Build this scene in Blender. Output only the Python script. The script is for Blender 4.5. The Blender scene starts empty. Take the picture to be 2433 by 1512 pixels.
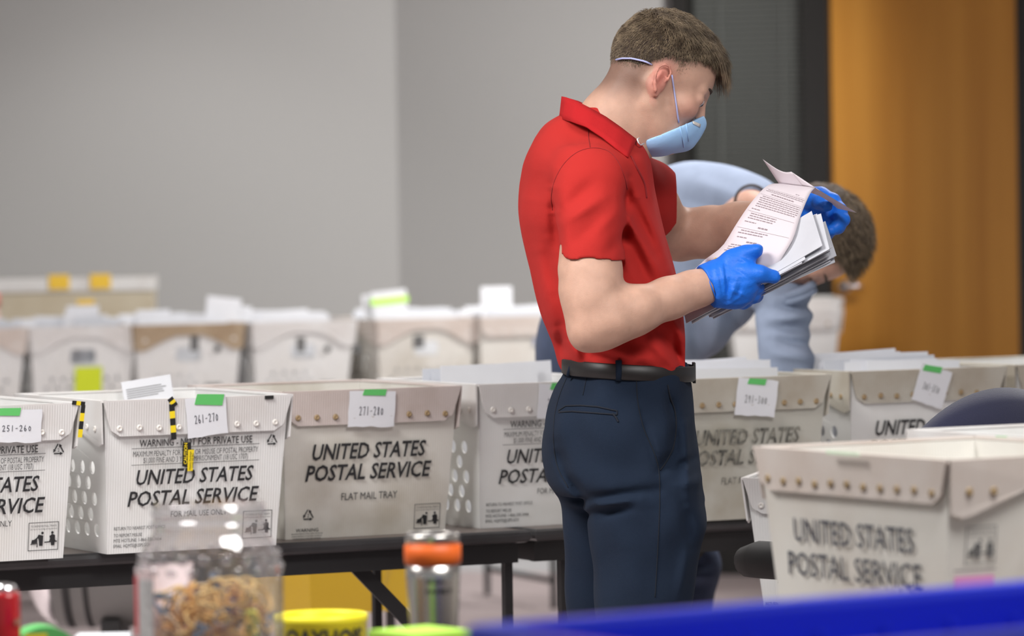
import bpy, bmesh, math, random
import numpy as np
import openvdb as vdb
from mathutils import Vector, Matrix, Quaternion
from mathutils.geometry import tessellate_polygon
from mathutils.bvhtree import BVHTree
from math import sin, cos, pi, radians, tan, sqrt
random.seed(7); np.random.seed(7)
scene = bpy.context.scene
C = scene.collection

# ------------------------------------------------------------------ camera
F, CH, PITCH, ROLL = 10000.0, 1.39, 0.0236, 0.0155
cam_d = bpy.data.cameras.new('camera'); cam = bpy.data.objects.new('camera', cam_d); C.objects.link(cam)
cam_d.sensor_width = 36.0; cam_d.lens = F * 36.0 / 2433.0
cam.matrix_world = Matrix.Translation((0, 0, CH)) @ Matrix.Rotation(pi/2 - PITCH, 4, 'X') @ Matrix.Rotation(-ROLL, 4, 'Z')
cam_d.dof.use_dof = True; cam_d.dof.focus_distance = 7.72; cam_d.dof.aperture_fstop = 4.0
cam_d.clip_start = 0.3; cam_d.clip_end = 80
scene.camera = cam

def W(px, py, D):
    """the point at forward distance D (metres) that the photograph shows at pixel (px, py)"""
    x, y = px - 1216.5, py - 756.0
    xr = x*cos(ROLL) - y*sin(ROLL); yr = y*cos(ROLL) + x*sin(ROLL)
    d = Vector((xr/F, cos(PITCH) - (yr/F)*sin(PITCH), -sin(PITCH) - (yr/F)*cos(PITCH)))
    return Vector((0, 0, CH)) + d * (D / d.y)
def onz(px, py, z):
    """the point at height z that the photograph shows at pixel (px, py)"""
    a = W(px, py, 1.0) - Vector((0, 0, CH)); t = (z - CH) / a.z
    return Vector((0, 0, CH)) + a*t

# ------------------------------------------------------------------ light
scene.view_settings.view_transform = 'Standard'; scene.view_settings.look = 'None'
scene.view_settings.gamma = 1.0; scene.view_settings.use_curve_mapping = False
scene.view_settings.exposure = 0.1
world = bpy.data.worlds.new('world'); scene.world = world; world.use_nodes = True
world.node_tree.nodes['Background'].inputs[0].default_value = (0.93, 0.96, 1.0, 1)
world.node_tree.nodes['Background'].inputs[1].default_value = 0.28
def area(name, loc, target, size, energy, col=(1, .985, .965), sy=None, spread=2.35):
    l = bpy.data.lights.new(name, 'AREA'); l.energy = energy; l.color = col; l.spread = spread
    l.shape = 'RECTANGLE'; l.size = size; l.size_y = sy or size
    o = bpy.data.objects.new(name, l); C.objects.link(o); o.location = loc
    o.rotation_euler = (Vector(target) - Vector(loc)).to_track_quat('-Z', 'Y').to_euler(); return o
def spot(name, loc, target, energy, ang, blend=1.0, col=(1, .98, .95), rad=.1):
    l = bpy.data.lights.new(name, 'SPOT'); l.energy = energy; l.color = col
    l.spot_size = radians(ang); l.spot_blend = blend; l.shadow_soft_size = rad
    o = bpy.data.objects.new(name, l); C.objects.link(o); o.location = loc
    o.rotation_euler = (Vector(target) - Vector(loc)).to_track_quat('-Z', 'Y').to_euler(); return o
area('ceiling_panel_light', (-1.7, 6.4, 3.25), (-1.2, 7.6, 0), 1.3, 118)
area('ceiling_panel_light', (1.0, 5.2, 3.25), (0.9, 6.8, 0), 1.3, 82)
area('ceiling_panel_light', (-1.2, 10.4, 3.25), (-1.2, 11.2, 0), 1.3, 115)
area('ceiling_panel_light', (1.4, 10.4, 3.25), (1.4, 10.2, 0), 1.3, 70)
area('ceiling_panel_light', (-1.0, 13.6, 3.25), (-1.0, 13.2, 0), 1.2, 14)
spot('wall_washer', (-1.15, 15.45, 3.2), (-1.35, 15.75, 0), 45, 92, .6)
spot('wall_washer', (1.9, 13.7, 3.2), (-.7, 16.2, 1.15), 720, 68, 1.0)

ORD = ['first', 'second', 'third', 'fourth', 'fifth', 'sixth', 'seventh', 'eighth', 'ninth', 'tenth', 'eleventh', 'twelfth', 'thirteenth', 'fourteenth', 'fifteenth', 'sixteenth', 'seventeenth', 'eighteenth']
# ------------------------------------------------------------------ object helpers
def tag(o, label=None, cat=None, group=None, kind=None):
    if label: o['label'] = label
    if cat: o['category'] = cat
    if group: o['group'] = group
    if kind: o['kind'] = kind
    return o
def thing(name, label, cat, loc=(0, 0, 0), rot=(0, 0, 0), group=None):
    o = bpy.data.objects.new(name, None); C.objects.link(o); o.empty_display_size = .05
    o.location = loc; o.rotation_euler = rot
    return tag(o, label, cat, group)
def link(name, me, m=None, parent=None, smooth=False):
    o = bpy.data.objects.new(name, me); C.objects.link(o)
    if m is not None and not me.materials: me.materials.append(m)
    if parent is not None: o.parent = parent
    if smooth:
        me.polygons.foreach_set('use_smooth', [True]*len(me.polygons))
    return o
def mesh(verts, faces):
    me = bpy.data.meshes.new('m'); me.from_pydata([tuple(v) for v in verts], [], faces); me.update(); return me
def from_bm(bm):
    me = bpy.data.meshes.new('m'); bm.to_mesh(me); bm.free(); return me
def bm_box(bm, c, s, rot=None, bevel=0):
    r = bmesh.ops.create_cube(bm, size=1); vs = r['verts']
    for v in vs: v.co = Vector((v.co.x*s[0], v.co.y*s[1], v.co.z*s[2]))
    if bevel:
        es = list({e for v in vs for e in v.link_edges})
        g = bmesh.ops.bevel(bm, geom=es, offset=bevel, segments=2, affect='EDGES', profile=.6)
        vs = list({v for f in g['faces'] for v in f.verts} | {v for v in vs if v.is_valid})
    for v in vs:
        if rot is not None: v.co = rot @ v.co
        v.co += Vector(c)
def box(name, c, s, m, parent=None, rot=None, bevel=0, smooth=False):
    bm = bmesh.new(); bm_box(bm, (0, 0, 0), s, None, bevel)
    o = link(name, from_bm(bm), m, parent, smooth); o.location = c
    if rot is not None: o.rotation_euler = rot
    return o
def tube_mesh(pts, r, n=8, cap=True, closed=False):
    pts = [Vector(p) for p in pts]; N = len(pts); rs = r if hasattr(r, '__len__') else [r]*N
    vs, fs = [], []; up = None
    for i, p in enumerate(pts):
        a = pts[(i-1) % N] if (i > 0 or closed) else p; b = pts[(i+1) % N] if (i < N-1 or closed) else p
        t = (b - a).normalized()
        if up is None: up = t.orthogonal().normalized()
        up = (up - t*up.dot(t)).normalized(); s = t.cross(up)
        for k in range(n):
            an = 2*pi*k/n; vs.append(p + (up*cos(an) + s*sin(an))*rs[i])
    M = N if closed else N-1
    for i in range(M):
        for k in range(n):
            j = (i+1) % N
            fs.append((i*n+k, i*n+(k+1) % n, j*n+(k+1) % n, j*n+k))
    if cap and not closed:
        fs.append(tuple(range(n))[::-1]); fs.append(tuple((N-1)*n+k for k in range(n)))
    return mesh(vs, fs)
def lathe_mesh(prof, n=48, cap=True):
    vs, fs = [], []
    for r, z in prof:
        for k in range(n): vs.append((r*cos(2*pi*k/n), r*sin(2*pi*k/n), z))
    for i in range(len(prof)-1):
        for k in range(n): fs.append((i*n+k, i*n+(k+1) % n, (i+1)*n+(k+1) % n, (i+1)*n+k))
    if cap: fs.append(tuple(range(n))[::-1]); fs.append(tuple((len(prof)-1)*n+k for k in range(n)))
    return mesh(vs, fs)
def sheet_mesh(poly, holes, f, t):
    """flat sheet with holes, outline poly (u,v), mapped by f(u,v,w), thickness t"""
    loops = [poly] + list(holes); P = [p for l in loops for p in l]; n = len(P)
    tri = tessellate_polygon([[Vector((a, b, 0)) for a, b in l] for l in loops])
    vs = [f(u, v, 0) for u, v in P] + [f(u, v, -t) for u, v in P]
    fs = []
    for a, b, c in tri:
        A, B, D_ = P[a], P[b], P[c]
        ar = (B[0]-A[0])*(D_[1]-A[1]) - (B[1]-A[1])*(D_[0]-A[0])
        if abs(ar) < 1e-12: continue
        if ar < 0: b, c = c, b
        fs.append((a, b, c)); fs.append((a+n, c+n, b+n))
    s = 0
    for li, l in enumerate(loops):
        m_ = len(l); ar = sum(l[i][0]*l[(i+1) % m_][1] - l[(i+1) % m_][0]*l[i][1] for i in range(m_))
        fwd = (ar > 0) == (li == 0)
        for i in range(m_):
            a, b = s+i, s+(i+1) % m_
            fs.append((b, a, a+n, b+n) if fwd else (a, b, b+n, a+n))
        s += m_
    return mesh(vs, fs)
def circle2(cx, cy, rx, ry=None, n=14):
    ry = ry or rx
    return [(cx+rx*cos(2*pi*k/n), cy+ry*sin(2*pi*k/n)) for k in range(n)]
def rrect(x0, y0, x1, y1, r, n=4):
    """rounded rectangle; r = (bl, br, tr, tl)"""
    if not hasattr(r, '__len__'): r = (r,)*4
    out = []
    for (cx, cy, a0, rr) in ((x0+r[0], y0+r[0], pi, r[0]), (x1-r[1], y0+r[1], 1.5*pi, r[1]), (x1-r[2], y1-r[2], 0, r[2]), (x0+r[3], y1-r[3], .5*pi, r[3])):
        if rr <= 1e-6: out.append((cx, cy)); continue
        for k in range(n+1): a = a0 + k/n*pi/2; out.append((cx+rr*cos(a), cy+rr*sin(a)))
    return out
def join_meshes(ms):
    vs, fs = [], []
    for me in ms:
        b = len(vs); vs += [tuple(v.co) for v in me.vertices]; fs += [tuple(i+b for i in p.vertices) for p in me.polygons]
    return mesh(vs, fs)
def dup_tree(src, parent=None):
    o = src.copy(); C.objects.link(o); o.parent = parent
    for ch in list(src.children): dup_tree(ch, o)
    return o

# ------------------------------------------------------------------ materials
def mat(name, col, rough=.6, metal=0, spec=.5, noise=0, nscale=30, bump=0, bscale=200, stretch=None, coat=0, sheen=0, subs=0, emit=None, col2=None, trans=0, attr=None, detail=4):
    m = bpy.data.materials.new(name); m.use_nodes = True; nt = m.node_tree; b = nt.nodes['Principled BSDF']
    b.inputs['Base Color'].default_value = (*col, 1); b.inputs['Roughness'].default_value = rough
    b.inputs['Metallic'].default_value = metal; b.inputs['Specular IOR Level'].default_value = spec
    b.inputs['Coat Weight'].default_value = coat; b.inputs['Sheen Weight'].default_value = sheen
    b.inputs['Subsurface Weight'].default_value = subs
    if subs: b.inputs['Subsurface Radius'].default_value = (.012, .005, .003); b.inputs['Subsurface Scale'].default_value = 1.0
    tc = nt.nodes.new('ShaderNodeTexCoord'); src = tc.outputs['Object']
    if stretch:
        mp = nt.nodes.new('ShaderNodeMapping'); mp.inputs['Scale'].default_value = stretch
        nt.links.new(src, mp.inputs[0]); src = mp.outputs[0]
    out = None
    if noise or col2:
        n = nt.nodes.new('ShaderNodeTexNoise'); n.inputs['Scale'].default_value = nscale; n.inputs['Detail'].default_value = detail
        nt.links.new(src, n.inputs['Vector'])
        mx = nt.nodes.new('ShaderNodeMix'); mx.data_type = 'RGBA'
        c2 = col2 or tuple(max(0, c*(1-noise)) for c in col)
        mx.inputs['A'].default_value = (*col, 1); mx.inputs['B'].default_value = (*c2, 1)
        r = nt.nodes.new('ShaderNodeMapRange'); r.inputs['From Min'].default_value = .35; r.inputs['From Max'].default_value = .65
        nt.links.new(n.outputs['Fac'], r.inputs['Value']); nt.links.new(r.outputs[0], mx.inputs['Factor'])
        out = mx.outputs['Result']
    if attr:
        at = nt.nodes.new('ShaderNodeAttribute'); at.attribute_name = attr
        mx2 = nt.nodes.new('ShaderNodeMix'); mx2.data_type = 'RGBA'; mx2.blend_type = 'MULTIPLY'; mx2.inputs['Factor'].default_value = 1
        if out: nt.links.new(out, mx2.inputs['A'])
        else: mx2.inputs['A'].default_value = (*col, 1)
        nt.links.new(at.outputs['Color'], mx2.inputs['B']); out = mx2.outputs['Result']
    if out: nt.links.new(out, b.inputs['Base Color'])
    if bump:
        n2 = nt.nodes.new('ShaderNodeTexNoise'); n2.inputs['Scale'].default_value = bscale; n2.inputs['Detail'].default_value = 3
        nt.links.new(src, n2.inputs['Vector'])
        bp = nt.nodes.new('ShaderNodeBump'); bp.inputs['Strength'].default_value = bump; bp.inputs['Distance'].default_value = .004
        nt.links.new(n2.outputs['Fac'], bp.inputs['Height']); nt.links.new(bp.outputs[0], b.inputs['Normal'])
    if emit: b.inputs['Emission Color'].default_value = (*emit[:3], 1); b.inputs['Emission Strength'].default_value = emit[3]
    if trans:
        tr = nt.nodes.new('ShaderNodeBsdfTranslucent'); ms = nt.nodes.new('ShaderNodeMixShader'); ms.inputs[0].default_value = trans
        if out: nt.links.new(out, tr.inputs[0])
        else: tr.inputs[0].default_value = (*col, 1)
        nt.links.new(b.outputs[0], ms.inputs[1]); nt.links.new(tr.outputs[0], ms.inputs[2])
        nt.links.new(ms.outputs[0], nt.nodes['Material Output'].inputs[0])
    return m
def srgb(r, g, b):
    f = lambda c: (c/255/12.92) if c/255 <= .04045 else ((c/255+.055)/1.055)**2.4
    return (f(r), f(g), f(b))

def ribbed(name, col, stain, amount, trans=.18):
    """corrugated translucent plastic with vertical flutes and dirt"""
    m = mat(name, col, rough=.38, spec=.4, trans=trans); nt = m.node_tree; b = nt.nodes['Principled BSDF']
    tc = nt.nodes.new('ShaderNodeTexCoord')
    uv = nt.nodes.new('ShaderNodeUVMap'); uv.uv_map = 'flute'
    sep = nt.nodes.new('ShaderNodeSeparateXYZ'); nt.links.new(uv.outputs[0], sep.inputs[0])
    mu = nt.nodes.new('ShaderNodeMath'); mu.operation = 'MULTIPLY'; mu.inputs[1].default_value = 2*pi/.0052; nt.links.new(sep.outputs[0], mu.inputs[0])
    sn = nt.nodes.new('ShaderNodeMath'); sn.operation = 'SINE'; nt.links.new(mu.outputs[0], sn.inputs[0])
    rg = nt.nodes.new('ShaderNodeMapRange'); rg.inputs['From Min'].default_value = -1; rg.inputs['To Min'].default_value = .972; rg.inputs['To Max'].default_value = 1.0
    nt.links.new(sn.outputs[0], rg.inputs['Value'])
    n = nt.nodes.new('ShaderNodeTexNoise'); n.inputs['Scale'].default_value = 7; n.inputs['Detail'].default_value = 6; nt.links.new(tc.outputs['Object'], n.inputs['Vector'])
    r = nt.nodes.new('ShaderNodeMapRange'); r.inputs['From Min'].default_value = .42; r.inputs['From Max'].default_value = .72; r.inputs['To Max'].default_value = amount
    nt.links.new(n.outputs['Fac'], r.inputs['Value'])
    mx = nt.nodes.new('ShaderNodeMix'); mx.data_type = 'RGBA'; mx.inputs['A'].default_value = (*col, 1); mx.inputs['B'].default_value = (*stain, 1)
    nt.links.new(r.outputs[0], mx.inputs['Factor'])
    mm = nt.nodes.new('ShaderNodeMix'); mm.data_type = 'RGBA'; mm.blend_type = 'MULTIPLY'; mm.inputs['Factor'].default_value = 1
    nt.links.new(mx.outputs['Result'], mm.inputs['A']); nt.links.new(rg.outputs[0], mm.inputs['B'])
    nt.links.new(mm.outputs['Result'], b.inputs['Base Color'])
    bp = nt.nodes.new('ShaderNodeBump'); bp.inputs['Strength'].default_value = .16; bp.inputs['Distance'].default_value = .0012
    nt.links.new(sn.outputs[0], bp.inputs['Height']); nt.links.new(bp.outputs[0], b.inputs['Normal'])
    for nd in nt.nodes:
        if nd.type == 'BSDF_TRANSLUCENT': nt.links.new(mm.outputs['Result'], nd.inputs[0])
    return m

M = {}
M['plastic_white'] = ribbed('tray plastic white', (.84, .84, .83), (.60, .55, .47), .25)
M['plastic_dirty'] = ribbed('tray plastic dirty', (.78, .76, .71), (.42, .36, .26), .55)
M['plastic_old'] = ribbed('tray plastic old', (.60, .59, .53), (.33, .28, .18), .7)
M['plastic_cream'] = ribbed('tray plastic cream', (.80, .78, .73), (.62, .52, .44), .3)
M['cuff_white'] = ribbed('cuff plastic white', (.82, .81, .80), (.52, .42, .36), .3)
M['cuff_dirty'] = ribbed('cuff plastic dirty', (.70, .62, .59), (.46, .36, .31), .6)
M['cuff_old'] = ribbed('cuff plastic old', (.60, .57, .50), (.36, .28, .19), .7)
M['cuff_cream'] = ribbed('cuff plastic cream', (.74, .67, .62), (.55, .42, .34), .45)
M['cuff_brown'] = ribbed('cuff plastic brown', (.50, .39, .27), (.28, .17, .09), .6)
M['ink'] = mat('black print', (.022, .022, .024), rough=.5)
M['ink_faded'] = mat('faded black print', (.05, .05, .045), rough=.6, col2=(.27, .26, .22), nscale=60)
M['ink_soft'] = mat('grey print', (.13, .13, .13), rough=.6)
M['ink_blue'] = mat('blue black print', (.035, .04, .06), rough=.6)
M['pen'] = mat('pen ink', (.03, .03, .05), rough=.5)
M['rivet'] = mat('rivet clear', (.70, .67, .63), rough=.35)
M['rivet_brown'] = mat('rivet brown', (.36, .25, .13), rough=.5, noise=.4, nscale=80)
M['paper'] = mat('white paper', (.80, .81, .85), rough=.7, bump=.1, bscale=60, trans=.12)
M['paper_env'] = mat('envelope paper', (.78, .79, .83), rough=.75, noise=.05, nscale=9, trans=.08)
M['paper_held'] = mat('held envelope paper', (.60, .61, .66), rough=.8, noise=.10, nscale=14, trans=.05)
M['paper_env2'] = mat('envelope paper grey', (.66, .68, .73), rough=.75, noise=.06, nscale=9, trans=.08)
M['paper_pink'] = mat('pale pink form paper', (.80, .73, .77), rough=.7, trans=.2)
M['tape_green'] = mat('green tape', srgb(96, 190, 104), rough=.5)
M['tape_yellow'] = mat('yellow tape', srgb(240, 214, 40), rough=.4)
M['tape_black'] = mat('black tape', (.02, .02, .02), rough=.4)
M['neon'] = mat('neon yellow note', srgb(205, 220, 40), rough=.6)
M['neon_green'] = mat('neon green note', srgb(190, 245, 90), rough=.6)
M['tab_yellow'] = mat('amber tab', srgb(232, 190, 60), rough=.6)
M['wall_l'] = mat('wall paint', (.345, .34, .335), rough=.9, bump=.06, bscale=150)
M['floor'] = mat('floor carpet', (.50, .42, .42), rough=.9, noise=.12, nscale=60, bump=.15, bscale=300)
M['ceiling'] = mat('ceiling tile', (.8, .8, .78), rough=.95)
M['base'] = mat('baseboard vinyl', (.62, .64, .65), rough=.6)
M['black_frame'] = mat('black frame metal', (.012, .011, .010), rough=.5)
M['slat'] = mat('blind slat', (.16, .17, .16), rough=.45)
M['glass_dark'] = mat('dark glass', (.02, .022, .022), rough=.1)
M['chrome'] = mat('chrome', (.82, .82, .84), rough=.12, metal=1)
M['steel'] = mat('brushed steel', (.62, .60, .57), rough=.26, metal=1, bump=.05, bscale=60, stretch=(1, 1, 30))
M['table_top'] = mat('brown laminate', (.16, .125, .11), rough=.35, noise=.25, nscale=20, stretch=(1, 8, 1))
M['table_edge'] = mat('black rubber edge', (.035, .034, .036), rough=.33, noise=.3, nscale=12)
M['table_frame'] = mat('black table frame', (.013, .012, .013), rough=.6)
M['orange'] = mat('orange rubber', srgb(235, 105, 30), rough=.5)
M['blue_tote'] = mat('blue tote plastic', (.035, .065, .78), rough=.35, coat=.2)
M['navy'] = mat('navy fabric', (.012, .014, .045), rough=.9, sheen=.3, bump=.3, bscale=900)
M['arm_black'] = mat('black arm pad', (.012, .012, .013), rough=.65)
M['grey_drum'] = mat('grey steel drum', (.13, .13, .125), rough=.5)
M['mustard'] = mat('mustard plastic', (.42, .26, .01), rough=.5)
def wood():
    m = mat('orange wood veneer', (.63, .28, .035), rough=.42, spec=.35); nt = m.node_tree; b = nt.nodes['Principled BSDF']
    tc = nt.nodes.new('ShaderNodeTexCoord'); mp = nt.nodes.new('ShaderNodeMapping'); mp.inputs['Scale'].default_value = (9, 9, .35)
    nt.links.new(tc.outputs['Object'], mp.inputs[0])
    n = nt.nodes.new('ShaderNodeTexNoise'); n.inputs['Scale'].default_value = 1.2; n.inputs['Detail'].default_value = 5; nt.links.new(mp.outputs[0], n.inputs['Vector'])
    cr = nt.nodes.new('ShaderNodeValToRGB'); cr.color_ramp.elements[0].position = .3; cr.color_ramp.elements[0].color = (.47, .195, .025, 1)
    cr.color_ramp.elements[1].position = .7; cr.color_ramp.elements[1].color = (.62, .285, .045, 1)
    nt.links.new(n.outputs['Fac'], cr.inputs[0]); nt.links.new(cr.outputs[0], b.inputs['Base Color']); return m
M['wood'] = wood()

# ------------------------------------------------------------------ text
def text_mesh(s, width=None, height=None, shear=0, bold=0, align='CENTER'):
    """flat mesh of the text, centred on 0,0; cap height = height, squeezed to width"""
    cu = bpy.data.curves.new('t', 'FONT'); cu.body = s; cu.shear = shear; cu.offset = bold; cu.resolution_u = 2; cu.fill_mode = 'FRONT'
    o = bpy.data.objects.new('t', cu); C.objects.link(o); bpy.context.view_layer.update()
    me = bpy.data.meshes.new_from_object(o.evaluated_get(bpy.context.evaluated_depsgraph_get()))
    C.objects.unlink(o); bpy.data.objects.remove(o)
    a = np.array([v.co[:] for v in me.vertices]); fs = [tuple(p.vertices) for p in me.polygons]
    lo, hi = a.min(0), a.max(0)
    sy = (height or .02)/(.73)
    sx = (width/(hi[0]-lo[0])) if width else sy
    a[:, 0] = (a[:, 0]-lo[0])*sx; a[:, 1] = (a[:, 1]-.365)*sy
    if align == 'CENTER': a[:, 0] -= (hi[0]-lo[0])*sx/2
    elif align == 'RIGHT': a[:, 0] -= (hi[0]-lo[0])*sx
    return a[:, :2], fs
class Print:
    def __init__(s): s.v = []; s.f = []
    def add(s, vs, fs, x=0, y=0, rot=0):
        b = len(s.v); c, n = cos(rot), sin(rot)
        s.v += [(x + p[0]*c - p[1]*n, y + p[0]*n + p[1]*c) for p in vs]; s.f += [tuple(i+b for i in q) for q in fs]
    def text(s, t, x, y, h, w=None, rot=0, **k): a, f = text_mesh(t, w, h, **k); s.add(a, f, x, y, rot)
    def rect(s, x0, y0, x1, y1): s.add([(x0, y0), (x1, y0), (x1, y1), (x0, y1)], [(0, 1, 2, 3)])
    def poly(s, pts): s.add(pts, [tuple(range(len(pts)))])
    def line(s, pts, w, closed=False):
        n = len(pts)
        for i in range(n if closed else n-1):
            a, b = Vector((*pts[i], 0)), Vector((*pts[(i+1) % n], 0)); d = (b-a).normalized(); q = Vector((-d.y, d.x, 0))*w/2; a = a-d*w*.4; b = b+d*w*.4
            s.add([(a-q)[:2], (b-q)[:2], (b+q)[:2], (a+q)[:2]], [(0, 1, 2, 3)])
    def build(s, name, f, m, parent, off=.0012):
        o = link(name, mesh([f(u, v, off) for u, v in s.v], s.f), m, parent); o['kind'] = 'stuff'; return o
def recycle(P, x, y, r):
    for k in range(3):
        a0 = pi/2 + k*2*pi/3; a1 = a0 + 2*pi/3
        A = (x+r*cos(a0), y+r*sin(a0)); B = (x+r*cos(a1), y+r*sin(a1))
        L = lambda t: (A[0]+(B[0]-A[0])*t, A[1]+(B[1]-A[1])*t)
        P.line([L(.14), L(.68)], r*.17); d = Vector((B[0]-A[0], B[1]-A[1])).normalized(); q = Vector((-d.y, d.x))*r*.24
        c = L(.64); e = L(.9); P.poly([(c[0]+q.x, c[1]+q.y), (c[0]-q.x, c[1]-q.y), e])
    P.text('2', x, y, r*.5)
def pictogram(P, x0, y0, w, h):
    P.line([(x0, y0), (x0+w, y0), (x0+w, y0+h), (x0, y0+h)], .0012, True)
    P.text('TO REMOVE FULL TRAYS', x0+w/2, y0+h*.87, h*.07, w*.86, bold=.0)
    P.text('Slide Tray Out, Rest On Edge, Lift Using Both Hands', x0+w/2, y0+h*.765, h*.05, w*.9)
    def man(cx, back):
        P.poly(circle2(cx+.004*back, y0+h*.62, h*.05, n=10))
        P.poly([(cx-.002, y0+h*.16), (cx+.005, y0+h*.16), (cx+.006, y0+h*.52), (cx-.004*back, y0+h*.57), (cx-.006, y0+h*.5), (cx-.003, y0+h*.35)])
    man(x0+w*.40, 1); man(x0+w*.80, 0)
    P.line([(x0+w*.36, y0+h*.5), (x0+w*.2, y0+h*.36)], .003)
    P.poly([(x0+w*.09, y0+h*.24), (x0+w*.3, y0+h*.27), (x0+w*.3, y0+h*.4), (x0+w*.12, y0+h*.38)])
    P.line([(x0+w*.08, y0+h*.22), (x0+w*.3, y0+h*.25), (x0+w*.3, y0+h*.12)], .0014)
    P.line([(x0+w*.55, y0+h*.28), (x0+w*.95, y0+h*.3)], .0022)
    P.line([(x0+w*.78, y0+h*.5), (x0+w*.72, y0+h*.3)], .0025); P.line([(x0+w*.83, y0+h*.5), (x0+w*.9, y0+h*.3)], .0025)

# ------------------------------------------------------------------ room
WYAW = radians(-21)
def DW(px): return 16.55/(1 - tan(-WYAW)*-1/F*(px-1216)) if False else 16.55/(1 + tan(radians(21))/F*(px-1216))
def wp(px, z=0.0, off=0.0):
    """point on the end wall seen at column px; off = metres in front of it"""
    D = DW(px); p = W(px, 900, D); v = Vector((p.x, D, z)); return v + Vector((-sin(radians(21)), -cos(radians(21)), 0))*off
corner = wp(953); WX = Vector((cos(WYAW), sin(WYAW), 0)); WN = Vector((sin(WYAW), -cos(WYAW), 0))   # along the wall; towards the room
def wbox(name, px0, px1, z0, z1, thick, m, parent=None, front=0.0, kind=None):
    a, b = wp(px0), wp(px1); L = (b-a).length
    c = (a+b)/2 + WN*(front + thick/2); c.z = (z0+z1)/2
    o = box(name, c, (L, thick, z1-z0), m, parent); o.rotation_euler = (0, 0, WYAW)
    if kind: o['kind'] = kind
    return o
CZ = 3.35
wbox('wall_back', 953, 1613, 0, CZ, -.12, M['wall_l'], kind='structure')
wbox('wall_back', 2424, 3300, 0, CZ, -.12, M['black_frame'], kind='structure').name = 'wall_right'
wbox('wall_back', 1613, 2424, 2.62, CZ, -.12, M['wall_l'], kind='structure').name = 'wall_over_door'
LY = radians(8); LXv = Vector((-cos(LY), -sin(LY), 0))
c = corner + LXv*2.6 + Vector((-sin(LY), cos(LY), 0))*.06; o = box('wall_left', (c.x, c.y, CZ/2), (5.2, .12, CZ), M['wall_l']); o.rotation_euler = (0, 0, LY); o['kind'] = 'structure'
c = corner + LXv*2.6 + Vector((sin(LY), -cos(LY), 0))*.006; o = box('baseboard_left', (c.x, c.y, .0275), (5.2, .012, .055), M['base']); o.rotation_euler = (0, 0, LY); o['kind'] = 'structure'
wbox('baseboard_back', 953, 1613, 0, .055, .012, M['base'], kind='structure')
o = box('floor', (0, 9, -.05), (16, 20, .1), M['floor']); o['kind'] = 'structure'
o = box('ceiling', (0, 11, CZ+.05), (16, 16, .1), M['ceiling']); o['kind'] = 'structure'
# glazed panel with blinds
win = thing('window_1', None, None); win['kind'] = 'structure'
wbox('window_frame', 1613, 1652, .0, 2.62, .10, M['black_frame'], win, front=-.06)
wbox('window_frame', 1927, 1984, .0, 2.62, .10, M['black_frame'], win, front=-.06)
wbox('window_frame', 1652, 1927, .0, .42, .06, M['black_frame'], win, front=-.06)
wbox('window_frame', 1652, 1927, 2.52, 2.62, .08, M['black_frame'], win, front=-.06)
wbox('glass_pane', 1652, 1927, .42, 2.52, .006, M['glass_dark'], win, front=-.05)
a, b = wp(1658), wp(1921); L = (b-a).length; bm = bmesh.new(); bm_box(bm, (0, 0, 0), (L, .021, .0012), Matrix.Rotation(radians(-52), 3, 'X')); sm = from_bm(bm)
mid = (a+b)/2 + WN*(-.018)
z = .45
while z < 2.50:
    o = link('slat', sm, M['slat'], win); o.location = (mid.x, mid.y, z); o.rotation_euler = (0, 0, WYAW); z += .0212
wbox('ladder_cord', 1722, 1724, .44, 2.5, .002, M['slat'], win, front=.0)
wbox('ladder_cord', 1870, 1872, .44, 2.5, .002, M['slat'], win, front=.0)
# wooden door
door = thing('door_1', None, None); door['kind'] = 'structure'
wbox('door_leaf', 1986, 2424, .01, 2.60, .045, M['wood'], door, front=-.04)
wbox('door_edge', 1980, 1986, .0, 2.60, .05, M['black_frame'], door, front=-.05)
hp = wp(2010, 0, -.005); hz = W(2010, 681, DW(2010)).z
def along(p, x, n, z): q = Vector((p.x, p.y, 0)) + WX*x + WN*n; q.z = z; return q
link('handle_rose', tube_mesh([along(hp, 0, 0, hz), along(hp, 0, .014, hz)], .027, 20), M['chrome'], door, smooth=True)
link('door_handle', tube_mesh([along(hp, -.004, .0, hz), along(hp, -.004, .045, hz), along(hp, .004, .056, hz), along(hp, .02, .06, hz+.002), along(hp, .06, .06, hz+.003), along(hp, .085, .052, hz-.001)], [.0105, .0105, .012, .012, .0115, .008], 12), M['chrome'], door, smooth=True)
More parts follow.
